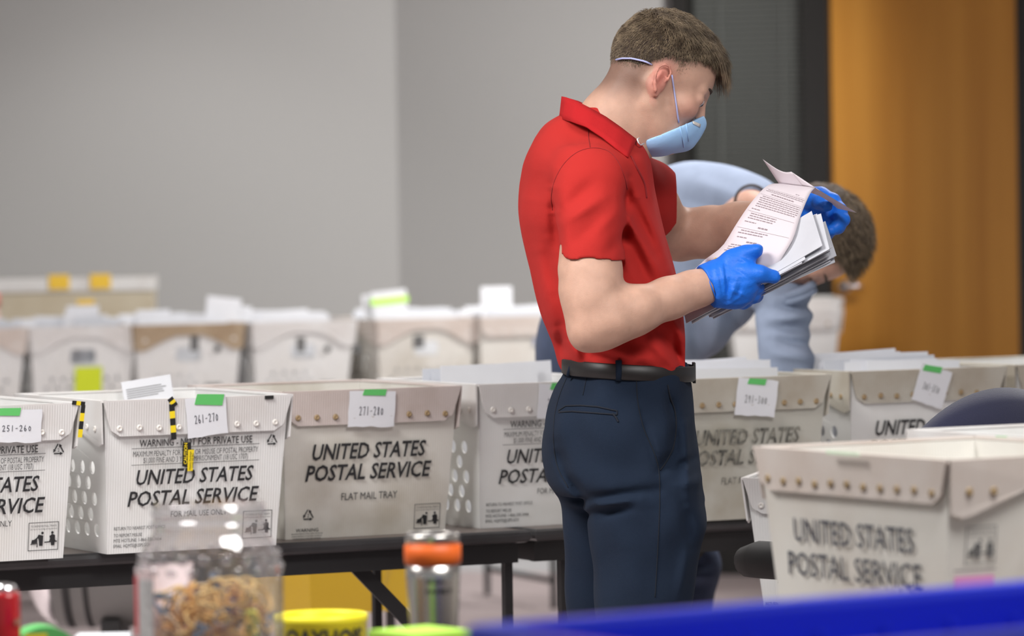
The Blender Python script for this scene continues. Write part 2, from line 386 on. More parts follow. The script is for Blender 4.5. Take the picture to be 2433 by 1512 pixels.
# ------------------------------------------------------------------ tables
TA = radians(27); TX = Vector((cos(TA), sin(TA), 0)); TY = Vector((-sin(TA), cos(TA), 0))
TZ = .745
T0 = onz(1340, 1256, TZ)
def at_px(o, d, px):
    """distance along d from o to the point seen at column px"""
    lo, hi = -6.0, 8.0
    for _ in range(50):
        m_ = (lo+hi)/2; p = o + d*m_; w = W(px, 520 + (CH-p.z)*F/p.y, p.y)
        if p.x < w.x: lo = m_
        else: hi = m_
    return lo
def folding_table(name, label, origin, x0, x1, depth, yaw, legs=True, group=None, leg_in=.13, z=TZ, leg_x=None):
    """front edge from x0 to x1 along the yaw from origin"""
    t = thing(name, label, 'table', (origin.x, origin.y, 0), (0, 0, yaw), group)
    L = x1-x0; cx = (x0+x1)/2
    bm = bmesh.new(); bm_box(bm, (cx, depth/2, z-.011), (L-.012, depth-.012, .021)); link('tabletop', from_bm(bm), M['table_top'], t)
    bm = bmesh.new()   # rounded rubber edge all round
    prof = [(0, .0005), (.006, 0), (.010, -.004), (.012, -.011), (.010, -.019), (.005, -.024), (0, -.026)]
    ring = []
    for (sx, sy) in ((x0, 0), (x1, 0), (x1, depth), (x0, depth)):
        ring.append([bm.verts.new((sx + (p-.012)*(-1 if sx == x0 else 1), sy + (p-.012)*(-1 if sy == 0 else 1), z+q)) for p, q in prof])
    for i in range(4):
        for j in range(len(prof)-1): bm.faces.new((ring[i][j], ring[i][j+1], ring[(i+1) % 4][j+1], ring[(i+1) % 4][j]))
    bmesh.ops.recalc_face_normals(bm, faces=bm.faces[:])
    link('edge_band', from_bm(bm), M['table_edge'], t)
    for y in (.045, depth-.045):
        box('rail', (cx, y, z-.047), (L-.03, .02, .044), M['table_frame'], t)
    for x in (x0+.03, x1-.03): box('rail', (x, depth/2, z-.047), (.02, depth-.09, .044), M['table_frame'], t)
    for x, s in (leg_x or ((x0+leg_in, 1), (x1-leg_in, -1))):
        for y in (.06, depth-.06):
            link('leg', tube_mesh([(x, y, z-.03), (x, y, .0)], .0125, 4, True), M['table_frame'], t)
        link('leg_bar', tube_mesh([(x, .06, .10), (x, depth-.06, .10)], .011, 6), M['table_frame'], t)
        bm = bmesh.new(); a_ = Vector((x, .075, .34)); b_ = Vector((x+s*.34, .075, z-.06)); d = b_-a_
        bm_box(bm, (a_+b_)/2, (d.length, .006, .030), Matrix.Rotation(-math.atan2(d.z, d.x), 3, 'Y')); link('brace', from_bm(bm), M['table_frame'], t)
    return t
sx = at_px(T0, TX, 1268)
l1 = at_px(T0+TY*.06, TX, 1203); l2 = at_px(T0+TY*.06, TX, 1336)
folding_table('folding_table', 'black edged folding table carrying the 271-280 tray', T0, sx-2.44, sx-.004, .76, TA, group='folding tables under the front row of trays', leg_x=((sx-2.3, 1), (l1, -1)))
folding_table('folding_table', 'black edged folding table carrying the 291-300 tray, behind the navy chair', T0, sx+.004, sx+2.44, .76, TA, group='folding tables under the front row of trays', leg_x=((l2, 1), (sx+2.3, -1)))

# ------------------------------------------------------------------ mail trays
H = .30
def tray(label, pos, yaw, body, cuff, rivet, style=None, ink=None, wt=.392, wb=.360, dt=.475, db=.40, group=None, name='mail_tray', nriv=9, vent=False, cards=(), lettering_only=None, side_style=None, sideink=None, hc=.068, holes_on=True):
    """pos: front-left bottom corner; x runs along the front end, y into depth"""
    t = thing(name, label, 'tray', pos, (0, 0, yaw), group); t.location = Vector(pos)
    cx, cy = wb/2, db/2
    def wall(k):
        a, o_ = ((wb, wt), (db, dt)) if k in (0, 2) else ((db, dt), (wb, wt))
        def f(u, v, w):
            s = v/H; w_ = w + .004*sin(pi*min(1, max(0, s)))*(1-(2*u/a[1])**2)
            off = (o_[0] + (o_[1]-o_[0])*s)/2 + w_
            if k == 0: return (cx+u, cy-off, v)
            if k == 1: return (cx+off, cy+u, v)
            if k == 2: return (cx-u, cy+off, v)
            return (cx-off, cy-u, v)
        return f, a
    names = ['front_wall', 'side_wall', 'back_wall', 'side_wall']
    for k in range(4):
        f, a = wall(k); hb, ht = a[0]/2, a[1]/2
        poly = [(-hb, 0), (hb, 0), (ht, H-.002), (-ht, H-.002)]; holes = []
        if k in (1, 3) and holes_on:
            for r_ in range(5):
                for c_ in range(7):
                    if vent or True:
                        uu = -.155 + c_*.0517 + (.0258 if r_ % 2 else 0); vv = .045 + r_*.031
                        if abs(uu) < .165 and (r_ < 4 or abs(uu) > .05): holes.append(circle2(uu, vv, .0135))
            if holes_on: holes.append(rrect(-.05, H-.118, .05, H-.085, .012))
        if side_style and k in (0, 2): holes.append(rrect(-.045, H-.115, .045, H-.075, .014))
        if vent and k in (0, 2):
            for r_ in range(4):
                for c_ in range(7):
                    uu = -.125 + c_*.038 + (.019 if r_ % 2 else 0); vv = .035 + r_*.030
                    if uu < .13 and not (vent == 2 and uu > .03): holes.append(circle2(uu, vv, .0075, n=8))
            holes.append(rrect(-.045, H-.125, .045, H-.075, .014))
        me = sheet_mesh(poly, holes, f, .004); uvs(me)
        w_ = link(names[k], me, body, t)
        # folded cuff
        e = .006
        g = lambda u, v, w, f=f: f(u, v, w+.009)
        ct = ht+.004; cb = ct-.014
        if (k in (1, 3) and not side_style) or vent or (side_style and k in (0, 2)):
            poly = [(-ct, H), (-cb-.006, H-hc-.014), (-cb+.012, H-hc-.020), (-cb+.03, H-hc-.016), (-.085, H-.05), (-.045, H-.036), (.045, H-.036), (.085, H-.05), (cb-.03, H-hc-.016), (cb-.012, H-hc-.020), (cb+.006, H-hc-.014), (ct, H)]
        else:
            poly = [(-ct, H), (-cb-.002, H-hc+.026), (-cb+.003, H-hc+.012), (-cb+.022, H-hc), (cb-.022, H-hc), (cb-.003, H-hc+.012), (cb+.002, H-hc+.026), (ct, H)]
        cme = sheet_mesh(poly, [], g, .0035); uvs(cme)
        cu_ = link('cuff', cme, cuff, t)
        rm = sheet_mesh([(-ct, H-.001), (ct, H-.001), (ct, H+.003), (-ct, H+.003)], [], g, .0125); link('rim_fold', rm, cuff, t)
        if k in (0, 3) or True:
            n = nriv if k in (0, 2) else nriv+2
            if 'riv' not in SH: SH['riv'] = lathe_mesh([(.0062, 0), (.0062, .0012), (.004, .0026), (.0018, .0018), (.0006, .001)], 10)
            if k in (0, 3, 1):
                rp = []
                for i in range(n):
                    u = (-.5 + (i+.5)/n)*a[1]*.95; v = H-hc+.016+random.uniform(-.002, .002)
                    if ((k in (1, 3) and not side_style) or vent or (side_style and k == 0)) and abs(u) < .11: continue
                    p0 = Vector(g(u, v, .0001)); nn = (Vector(g(u, v, .01))-p0).normalized()
                    o = link('rivet', SH['riv_'+rivet] if 'riv_'+rivet in SH else SH.setdefault('riv_'+rivet, SH['riv'].copy()), M[rivet], t); o.location = p0
                    o.rotation_euler = nn.to_track_quat('Z', 'Y').to_euler()
    bm = bmesh.new(); bm_box(bm, (cx, cy, .003), (wb-.004, db-.004, .005)); link('base', from_bm(bm), body, t)
    f0, a0 = wall(0); t['_f'] = 0
    fc = lambda u, v, w: f0(u, v, w+.009)
    if style:
        P = Print()
        if style in 'A':
            P.text('WARNING - NOT FOR PRIVATE USE', 0, .217, .0148, .240, bold=.006)
            P.rect(-.136, .206, .136, .207); P.text('MAXIMUM PENALTY FOR THEFT OR MISUSE OF POSTAL PROPERTY', .0, .196, .0112, .266)
            P.text('$1,000 FINE AND 3 YEARS IMPRISONMENT (18 USC 1707)', .0, .183, .0112, .222); P.rect(-.136, .1735, .136, .1745)
            P.text('UNITED STATES', .0, .150, .0305, .250, shear=.22, bold=.016); P.text('POSTAL SERVICE', -.002, .108, .0305, .280, shear=.22, bold=.016)
            P.text('FOR MAIL USE ONLY', .01, .074, .012, .12)
            for i, s_ in enumerate(('RETURN TO NEAREST POST OFFICE', 'TO REPORT MISUSE', 'MTE HOTLINE: 1-866-330-3404', 'EMAIL: HQMTE@USPS.GOV')):
                P.text(s_, -.168, .050-(i*.0105+(.003 if i else 0)), .0068, len(s_)*.0037, bold=.0, align='LEFT')
            recycle(P, .163, .212, .014); pictogram(P, .106, .018, .062, .054)
        if style == 'B':
            P.text('UNITED STATES', .0, .178, .033, .256, shear=.22, bold=.021); P.text('POSTAL SERVICE', .0, .135, .033, .284, shear=.22, bold=.021)
            P.text('FLAT MAIL TRAY', .003, .084, .0155, .126, bold=.0)
            recycle(P, -.132, .048, .0145); P.text('WARNING', -.133, .0185, .0075, .05, bold=.0)
            for i in range(3): P.text('MAXIMUM PENALTY FOR THEFT OR MISUSE', -.133, .011-i*.0048, .0025, .07-.004*i)
            pictogram(P, .108, .010, .058, .050)
        P.build('printed_lettering', f0, ink, t)
    if side_style == 'C':
        f3, a3 = wall(3); P = Print()
        P.text('UNITED STATES', -.004, .186, .036, .300, bold=.004); P.text('POSTAL SERVICE', -.006, .136, .036, .335, bold=.004)
        P.build('printed_lettering', f3, sideink, t)
        P = Print(); pictogram(P, -.160, .155, .050, .052); P.rect(-.178, .146, -.108, .1475)
        P.build('printed_pictogram', f0, ink, t)
        link('pink_placard', sheet_mesh([(-.176, .04), (-.110, .04), (-.110, .138), (-.176, .138)], [], lambda u, v, w: f0(u, v, w+.002), .001), mat('pink placard', (.80, .33, .62), rough=.6), t)
        link('placard_strip', sheet_mesh([(-.160, .095), (-.125, .095), (-.125, .115), (-.160, .115)], [], lambda u, v, w: f0(u, v, w+.0032), .001), mat('violet band', (.42, .30, .62), rough=.6), t)
    t['_f'] = 0; del t['_f']
    FM[t.name] = (f0, fc)
    return t
SH = {}; FM = {}
def uvs(me):
    l = me.uv_layers.new(name='flute'); k = max(range(3), key=lambda i: 0)
    for p in me.polygons:
        # the fluting runs up the sheet: take the horizontal coordinate across the wall
        n_ = p.normal
        for li in p.loop_indices:
            co = me.vertices[me.loops[li].vertex_index].co
            l.data[li].uv = ((co.x if abs(n_.y) > abs(n_.x) else co.y), co.z)
def tray_at(px, py, z=TZ, yaw=TA, anchor='L', **k):
    p = onz(px, py, z); wb = k.get('wb', .371)
    if anchor == 'R': p = p - Vector((cos(yaw), sin(yaw), 0))*wb
    return tray(pos=p, yaw=yaw, **k)
PLY, PLD, PLO = M['plastic_white'], M['plastic_dirty'], M['plastic_old']
t1 = tray_at(162, 1326, anchor='R', label='white mail tray with the 251-260 card, cut off by the left edge of the picture', body=PLY, cuff=M['cuff_white'], rivet='rivet', style='A', ink=M['ink'], group='mail trays in the front row', yaw=TA+.03)
t2 = tray_at(255, 1318, label='white mail tray with the 261-270 card and black and yellow tape', body=PLY, cuff=M['cuff_white'], rivet='rivet', style='A', ink=M['ink'], group='mail trays in the front row')
t3 = tray_at(678, 1284, label='white flat mail tray with brownish rim and the 271-280 card', body=PLD, cuff=M['cuff_dirty'], rivet='rivet_brown', style='B', ink=M['ink'], group='mail trays in the front row')
t4 = tray_at(1140, 1257, label='white mail tray behind the standing person\'s hip, right of the 271-280 tray', body=PLY, cuff=M['cuff_white'], rivet='rivet', style='A', ink=M['ink'], group='mail trays in the front row')
t5 = tray_at(1596, 1243, wt=.378, wb=.348, label='dirty yellowed mail tray with the 291-300 card', body=PLO, cuff=M['cuff_old'], rivet='rivet_brown', style='B', ink=M['ink_faded'], group='mail trays in the front row')
t6 = tray_at(2020, 1212, label='white mail tray partly hidden by the navy chair back', body=PLY, cuff=M['cuff_old'], rivet='rivet_brown', style='B', ink=M['ink'], group='mail trays in the front row')
t7 = tray_at(2412, 1188, label='white mail tray with torn brown corner at the right edge of the picture', body=PLY, cuff=M['cuff_old'], rivet='rivet_brown', style='B', ink=M['ink'], group='mail trays in the front row')

# number cards taped on the trays
def card(t, u, v, w, h, rot, txt, tape=(0, 0, .05, .02, 0), curl=.0, seed=0, txh=.013, txw=.05, pen='pen'):
    """paper card on the cuff of tray t, centre (u, v) in the front wall's own coordinates"""
    f0, fc = FM[t.name]; rnd = random.Random(seed); c, s = cos(rot), sin(rot)
    def fm(a, b, o): return fc(u + a*c - b*s, v + a*s + b*c, .003 + o + curl*max(0, -b+h*.2)**2*60)
    top = [(-w/2 + w*i/6, h/2 + rnd.uniform(-.001, .001)) for i in range(7)]; bot = [(w/2 - w*i/6, -h/2 + rnd.uniform(-.0018, .0018)) for i in range(7)]
    L_ = [(-w/2 + rnd.uniform(-.001, .001), -h/2 + h*i/5) for i in range(1, 5)]; R_ = [(w/2 + rnd.uniform(-.001, .001), h/2 - h*i/5) for i in range(1, 5)]
    o = link('number_card', sheet_mesh(bot + L_ + top + R_, [], fm, .0006), M['paper'], t)
    tx, ty, tw, th, tr = tape; cc, ss = cos(tr), sin(tr)
    tp = [(tx + a*cc - b*ss, ty + a*ss + b*cc) for a, b in ((-tw/2, -th/2), (tw/2-.003, -th/2-.001), (tw/2, th/2), (-tw/2+.004, th/2))]
    tp = [(a, b) for a, b in tp]
    link('green_tape', sheet_mesh(tp, [], lambda a, b, q: fm(a, b, q+.0014), .0006), M['tape_green'], o)
    P = Print()
    for st in txt:
        P.line([(a*txw, b*txh-.004) for a, b in st], .0012)
    P.build('handwriting', lambda a, b, q: fm(a, b, q+.0006), M[pen], o, off=.0)
    return o
DG = {'2': [(0, .8), (.25, 1), (.6, .9), (.6, .6), (.1, 0), (.8, .05)], '5': [(.7, 1), (.2, 1), (.15, .55), (.55, .5), (.7, .2), (.4, 0), (.1, .1)], '1': [(.4, 1), (.35, 0)],
      '6': [(.4, 1), (.1, .4), (.2, .05), (.5, 0), (.7, .25), (.45, .45), (.15, .3)], '0': [(.4, .8), (.1, .45), (.3, .02), (.6, .1), (.7, .55), (.4, .8)], '-': [(.1, .45), (.6, .5)],
      '7': [(.05, .9), (.7, 1), (.4, 0)], '8': [(.6, .85), (.3, .95), (.2, .65), (.6, .3), (.4, 0), (.15, .2), (.6, .7), (.6, .85)], '9': [(.6, .8), (.3, .95), (.15, .6), (.5, .5), (.6, .85), (.5, 0)], '3': [(.1, .95), (.6, .9), (.3, .55), (.65, .3), (.3, 0), (.05, .1)], '.': [(.3, .4), (.4, .42)]}
def hand(s):
    out = []; n = len(s)
    for i, ch in enumerate(s):
        if ch in DG: out.append([((i + p[0]*.8)/n*1 - .5, p[1]-.5) for p in DG[ch]])
    return out
card(t1, .072, .262, .100, .063, -.02, hand('251-260'), (-.02, .028, .052, .014, 0), seed=1, txw=.062, txh=.011, curl=.0)
card(t2, .016, .266, .086, .078, .10, hand('261-270'), (.008, .032, .062, .021, -.14), seed=2, txw=.052, txh=.016)
card(t3, -.003, .262, .104, .074, -.03, hand('271-280'), (.004, .034, .054, .012, 0), seed=3, txw=.056, txh=.017)
card(t4, -.012, .262, .10, .072, -.05, hand('281-290'), (0, .031, .05, .014, 0), seed=4, txw=.056, txh=.017)
card(t5, .010, .259, .098, .078, -.10, hand('291-300'), (-.004, .034, .046, .012, .02), seed=5, txw=.056, txh=.016, pen='ink_soft')
card(t6, .005, .265, .082, .084, -.30, hand('301-310'), (-.012, .036, .05, .013, .15), seed=6, txw=.045, txh=.016, pen='ink_soft')
# caution tape on two trays
def ctape(t, pts, w, nseg, txt=None):
    f0, fc = FM[t.name]; Lg = [Vector(p) for p in pts]
    o = None
    for i in range(nseg):
        a = i/nseg; b = (i+1)/nseg
        P0 = Lg[0].lerp(Lg[1], a); P1 = Lg[0].lerp(Lg[1], b); d = (P1-P0).normalized(); q = Vector((-d.y, d.x))*w/2
        o = link('caution_tape', sheet_mesh([(P0-q)[:2], (P1-q)[:2], (P1+q)[:2], (P0+q)[:2]], [], lambda u, v, ww: fc(u, v, ww+.0016), .0006), M['tape_yellow'] if i % 2 else M['tape_black'], t)
ctape(t2, [(-.062, .304), (-.050, .288)], .012, 3); ctape(t2, [(-.058, .292), (-.052, .222)], .011, 5)
f0_, fc_ = FM[t2.name]
link('caution_tape', sheet_mesh([(-.030, .168), (-.018, .165), (-.012, .174), (-.012, .215), (-.030, .215)], [], lambda u, v, w: f0_(u, v, w+.0030), .0006), M['tape_black'], t2)
yt = link('caution_tape', sheet_mesh([(-.019, .158), (-.008, .158), (-.006, .20), (-.019, .20)], [], lambda u, v, w: f0_(u, v, w+.0042), .0006), M['tape_yellow'], t2)
P = Print(); P.text('CAUTION', 0, 0, .007, .042, rot=0, bold=.02); P.build('printed_lettering', lambda u, v, w: f0_(-.0245 - v, .193 + u, w+.0034), M['tape_yellow'], yt)
P = Print(); P.text('Heavy Package', 0, .0025, .0035, .036, bold=.01); P.text('over 70 lbs.', 0, -.003, .0035, .03, bold=.01); P.build('printed_lettering', lambda u, v, w: f0_(-.0125 - v, .179 + u, w+.0047), M['tape_black'], yt)
f1_, fk_ = FM[t1.name]
ctape(t1, [(.2085, .298), (.2035, .235)], .009, 4); ctape(t1, [(.185, .3035), (.212, .300)], .008, 3)
box('notch', Vector(fc_(.150, .2985, .001)), (.018, .004, .007), M['tape_black'], t2)

# ------------------------------------------------------------------ envelopes
def env_mesh(w, h, th=.0022):
    """envelope lying in x-z, bottom edge on z=0, with the V of its flap"""
    vs = [(-w/2, -th/2, 0), (w/2, -th/2, 0), (w/2, -th/2, h), (-w/2, -th/2, h), (-w/2, th/2, 0), (w/2, th/2, 0), (w/2, th/2, h), (-w/2, th/2, h), (0, -th*.72, h*.48), (0, th*.6, h*.5)]
    fs = [(0, 1, 8), (1, 2, 8), (2, 3, 8), (3, 0, 8), (5, 4, 9), (6, 5, 9), (7, 6, 9), (4, 7, 9), (0, 4, 5, 1), (1, 5, 6, 2), (2, 6, 7, 3), (3, 7, 4, 0)]
    return mesh(vs, fs)
EM = [env_mesh(.24, .31), env_mesh(.29, .315), env_mesh(.235, .325)]
for i, e in enumerate(EM): e.materials.append(M['paper_env'] if i != 1 else M['paper_env2'])
EL = [link('seed', e) for e in EM]
for o in EL: C.objects.unlink(o)
def envelope(me_i, loc, rz, ry=0, rx=0, label='', group=''):
    o = EL[me_i].copy(); o.name = 'envelope'; C.objects.link(o)
    o.matrix_world = Matrix.Translation(loc) @ Matrix.Rotation(rz, 4, 'Z') @ Matrix.Rotation(rx, 4, 'X') @ Matrix.Rotation(ry, 4, 'Y')
    return tag(o, label, 'envelope', group)
def fill(t, n, what, spread=.36, y0=.06, hi=0, wt=.371, slope=.0):
    yaw = t.rotation_euler.z; bx = Matrix.Rotation(yaw, 3, 'Z')
    for i in range(n):
        y = y0 + spread*(i+.5)/n; k = random.choice((0, 0, 1, 2)); x = wt/2 + random.uniform(-.03, .03)*(1 if k != 1 else .5)
        p = t.location + bx @ Vector((x, y, .008))
        envelope(k, p, yaw + random.uniform(-.02, .02), random.uniform(-.05, .05)*(1-.6*(k == 1)), random.uniform(-.04, .02) - .03, ORD[i]+' envelope from the front in the '+what, 'envelopes in the '+what)
fill(t5, 16, 'yellowed tray with the 291-300 card', .30, .07)
fill(t6, 18, 'tray behind the navy chair back', .32, .06)
fill(t4, 5, 'tray behind the standing person\'s hip', .10, .24)
bm = bmesh.new(); bm_box(bm, (0, 0, .160), (.105, .0022, .32), bevel=.0004); o = link('envelope', from_bm(bm), M['paper_env'])
p = t2.location + Matrix.Rotation(TA, 3, 'Z') @ Vector((.285, .372, .010)); o.location = p; o.rotation_euler = (-.05, -.13, TA-.15)
tag(o, 'single white printed envelope poking up between the 261-270 and 271-280 trays', 'envelope')
P = Print()
for i in range(5): P.rect(-.045, .302-i*.0045, .02+.02*random.random(), .3034-i*.0045)
P.build('printed_lines', lambda u, v, w: (u, -.0018, v), M['ink_soft'], o)['kind'] = 'stuff'

# ------------------------------------------------------------------ back row
BA = radians(22); BX = Vector((cos(BA), sin(BA), 0)); BY = Vector((-sin(BA), cos(BA), 0))
B0 = W(62, 900, 14.2); B0.z = 0
bt = folding_table('folding_table', 'black edged folding table in the back, under the perforated trays', B0 - BY*.05, -1.6, 2.05, .76, BA)
back = [(-205, 14.05, M['plastic_white'], M['cuff_cream'], 'mail tray cut off at the left edge, in the back row', 1),
        (62, 14.2, M['plastic_white'], M['cuff_white'], 'grey white perforated tray with a neon yellow note, in the back row', 1),
        (312, 14.32, M['plastic_white'], M['cuff_brown'], 'perforated tray with brown stained rim, in the back row', 2),
        (590, 14.46, M['plastic_white'], M['cuff_white'], 'pale tray right of the brown rimmed one, in the back row', 2),
        (885, 14.60, M['plastic_dirty'], M['cuff_cream'], 'cream rimmed perforated tray with tall envelopes, in the back row', 1),
        (1128, 14.72, M['plastic_cream'], M['cuff_cream'], 'pale cream tray just left of the standing person\'s back, in the back row', 0)]
bts = []
for px, D, bd, cf, lab, v in back:
    p = W(px, 778, D); p.z = TZ
    p = p + BX*.026
    t = tray(lab, p, BA, bd, cf, 'rivet', wt=.372 if px != 312 else .388, wb=.325 if px != 312 else .335, group='mail trays in the back row', vent=v, nriv=7); bts.append(t)
wh = ['tray at the left edge of the back row', 'back row tray with the neon yellow note', 'brown rimmed back row tray', 'pale tray right of the brown rimmed one', 'cream rimmed back row tray', 'tray next to the standing person\'s back']
for t, w_, n in zip(bts, wh, (14, 14, 14, 14, 14, 14)): fill(t, n, w_, .34, .05)
def note(t, u, v, w, h, m, name='paper_note', off=.0105):
    f0, fc = FM[t.name]; return link(name, sheet_mesh([(u-w/2, v-h/2), (u+w/2, v-h/2), (u+w/2, v+h/2), (u-w/2, v+h/2)], [], lambda a, b, c_: f0(a, b, c_+off), .001), m, t)
note(bts[1], .018, .085, .095, .16, M['neon'], 'neon_note')
note(bts[2], .02, .235, .03, .05, M['ink_soft'], 'barcode_label', .002); note(bts[3], -.01, .222, .03, .05, M['ink_soft'], 'barcode_label', .002); note(bts[4], -.03, .222, .04, .045, M['ink_soft'], 'barcode_label', .002)
note(bts[5], .07, .22, .10, .045, mat('blue grey label', (.35, .38, .5)), 'barcode_label', .002)
for t, u, v in ((bts[2], .10, .215), (bts[3], .085, .205)): link('vent_hole', sheet_mesh(circle2(u, v, .011), [], lambda a, b, c_, f=FM[t.name][0]: f(a, b, c_+.011), .001), M['arm_black'], t)
note(bts[2], .09, .09, .06, .012, M['ink_soft'], 'vent_slot', .002); note(bts[3], .09, .085, .06, .012, M['ink_soft'], 'vent_slot', .002)
# taller papers that stand proud of the back row
def proud(t, u, y, w, h, zt, lab, m='paper', rz=0, ry=0, tab=None):
    yaw = t.rotation_euler.z; p = t.location + Matrix.Rotation(yaw, 3, 'Z') @ Vector((u, y, .006))
    bm = bmesh.new(); bm_box(bm, (0, 0, zt/2), (w, .003, zt), bevel=.0006); o = link('divider_card', from_bm(bm), M[m]); o.location = p; o.rotation_euler = (random.uniform(-.03, .03), ry, yaw+rz)
    tag(o, lab, 'card')
    if tab: box('tab', (tab[0], -.002, zt-tab[1]), (tab[2], .003, tab[3]), M[tab[4]], o)
    return o
proud(bts[1], .20, .10, .115, 0, .365, 'white divider card with an amber tab in the back row tray with the neon note', tab=(.01, -.012, .06, .016, 'tab_yellow'))
proud(bts[1], .14, .06, .10, 0, .345, 'white card right behind the rim above the neon note', ry=.1)
proud(bts[1], .235, .045, .10, 0, .332, 'grey printed card in front of the amber tabbed divider', m='paper_env2', ry=-.08)
proud(bts[2], .09, .12, .12, 0, .345, 'white card standing proud over the brown rim, left one')
proud(bts[2], .30, .11, .125, 0, .385, 'tall white card standing proud over the brown rim, right one', ry=.12)
proud(bts[2], .36, .13, .10, 0, .355, 'white card just right of the tall one over the brown rim', ry=.12)
proud(bts[4], .105, .10, .13, 0, .395, 'tall white card with a neon strip over the cream rimmed tray', ry=-.08, tab=(-.0, .035, .14, .022, 'neon_green'))
proud(bts[4], .06, .12, .07, 0, .385, 'narrow tilted white card over the cream rimmed tray', ry=-.12)
proud(bts[5], .10, .10, .118, 0, .40, 'tall square white card left of the standing person\'s back')
# beige cartons behind
def carton(px0, px1, D, z0, z1, label, dep=.3):
    a = W(px0, 800, D); b = W(px1, 800, D); L = (b-a).length; t = thing('carton', label, 'box', ((a.x+b.x)/2, D+dep/2, z0), (0, 0, .03))
    h = z1-z0
    for nm, c_, s_ in (('side_panel', (0, -dep/2, h/2), (L, .005, h)), ('side_panel', (0, dep/2, h/2), (L, .005, h)), ('side_panel', (-L/2, 0, h/2), (.005, dep, h)), ('side_panel', (L/2, 0, h/2), (.005, dep, h)), ('base', (0, 0, .004), (L, dep, .006))):
        box(nm, c_, s_, M['plastic_cart'], t)
    box('rim_band', (0, -dep/2-.005, h-.022), (L+.01, .007, .05), M['cuff_white'], t); box('rim_band', (L/2+.005, 0, h-.022), (.007, dep, .05), M['cuff_white'], t); box('rim_band', (-L/2-.005, 0, h-.022), (.007, dep, .05), M['cuff_white'], t)
    return t, L, h
M['plastic_cart'] = ribbed('beige plastic', (.62, .55, .42), (.48, .38, .24), .5)
ct, L_, h_ = carton(-210, 358, 15.45, TZ, 1.195, 'beige carton with white rim band and two amber tabs, behind the back row')
for px, w_, zz in ((140, .075, .45), (238, .075, .452)):
    x = (px - (358-210)/2)*15.45/F
    box('amber_tab', (x, -.16, h_-.012), (w_, .004, .055), M['tab_yellow'], ct)
t_ = folding_table('folding_table', 'folding table against the far wall, under the beige carton', Vector((W(-400, 800, 15.35).x, 15.35, 0)), 0, 1.9, .62, .03)
rp = thing('red_tipped_marker', 'pink and red object standing among papers in front of the beige carton', 'marker', (W(62, 700, 14.75).x, 14.75, TZ+.004))
link('body', lathe_mesh([(.03, 0), (.03, .34), (.026, .36)], 16), mat('pink plastic', (.82, .55, .52)), rp, smooth=True); link('cap', lathe_mesh([(.034, .36), (.034, .40), (.02, .415)], 16), mat('red plastic', (.75, .25, .22)), rp, smooth=True)
rp.location = bts[0].location + Matrix.Rotation(BA, 3, 'Z') @ Vector((.33, .34, .009))
# nested trays at the door
pd = W(1757, 800, 15.2)
tag_ = dict(group=None)
tn = folding_table('folding_table', 'folding table by the wooden door, under the nested trays', Vector((pd.x-.06, 15.12, 0)), 0, 1.1, .56, 0, leg_in=.2)
for k_, (zz, lab) in enumerate(((TZ, 'lower tray of the nested pair by the wooden door'), (TZ+.038, 'upper tray of the nested pair by the wooden door'))):
    t = tray(lab, Vector((pd.x, 15.2+.004*k_, zz)), 0, M['plastic_white'], M['cuff_white'], 'rivet_brown', wt=.40, wb=.33, dt=.40, db=.3, group='nested trays by the door', nriv=5)
# ------------------------------------------------------------------ foreground right: tray, chair, tote
FT = TZ
folding_table('folding_table', 'folding table in the foreground, under the jar and the tumbler', Vector((-1.35, 4.0, 0)), 0, 1.26, 2.32, 0.0)
folding_table('folding_table', 'folding table in the foreground, under the blue tote', Vector((-.085, 3.65, 0)), 0, 2.3, 1.65, 0.0)
folding_table('folding_table', 'folding table in the foreground, under the large cream tray', Vector((.36, 5.305, 0)), 0, 1.8, 1.62, 0.0)
cn = onz(2255, 1098, FT+H)
yw = radians(30)   # the short end faces right
xd = Vector((cos(yw), sin(yw), 0)); yd = Vector((-sin(yw), cos(yw), 0))
inx, iny = (.392-.360)/2, (.475-.40)/2
base = cn + xd*inx + yd*iny; base.z = FT
tb = tray('large cream stained mail tray in front, open, with upright print', base, yw, M['plastic_cream'], M['cuff_cream'], 'rivet_brown', side_style='C', hc=.060, holes_on=False, sideink=M['ink_blue'], ink=M['ink_soft'])
tn2 = tray('white mail tray beside the large cream front tray, green tape on its rim', base + xd*.440 + yd*.23, yw, M['plastic_white'], M['cuff_white'], 'rivet', side_style=None, hc=.060, holes_on=False)
link('green_tape', sheet_mesh([(-.01, H-.012), (.018, H-.012), (.018, H+.002), (-.01, H+.002)], [], lambda u, v, w: (-.012 + .0 - .018 - w, .19-u, v), .001), M['tape_green'], tn2)
link('green_tape_scrap', sheet_mesh(rrect(-.05, H+.001, .03, H+.006, .001), [], lambda u, v, w: (-.012-w*.2 - .027 + .0, .2+u, v), .018), mat('pale green tape', (.66, .78, .60)), tb)

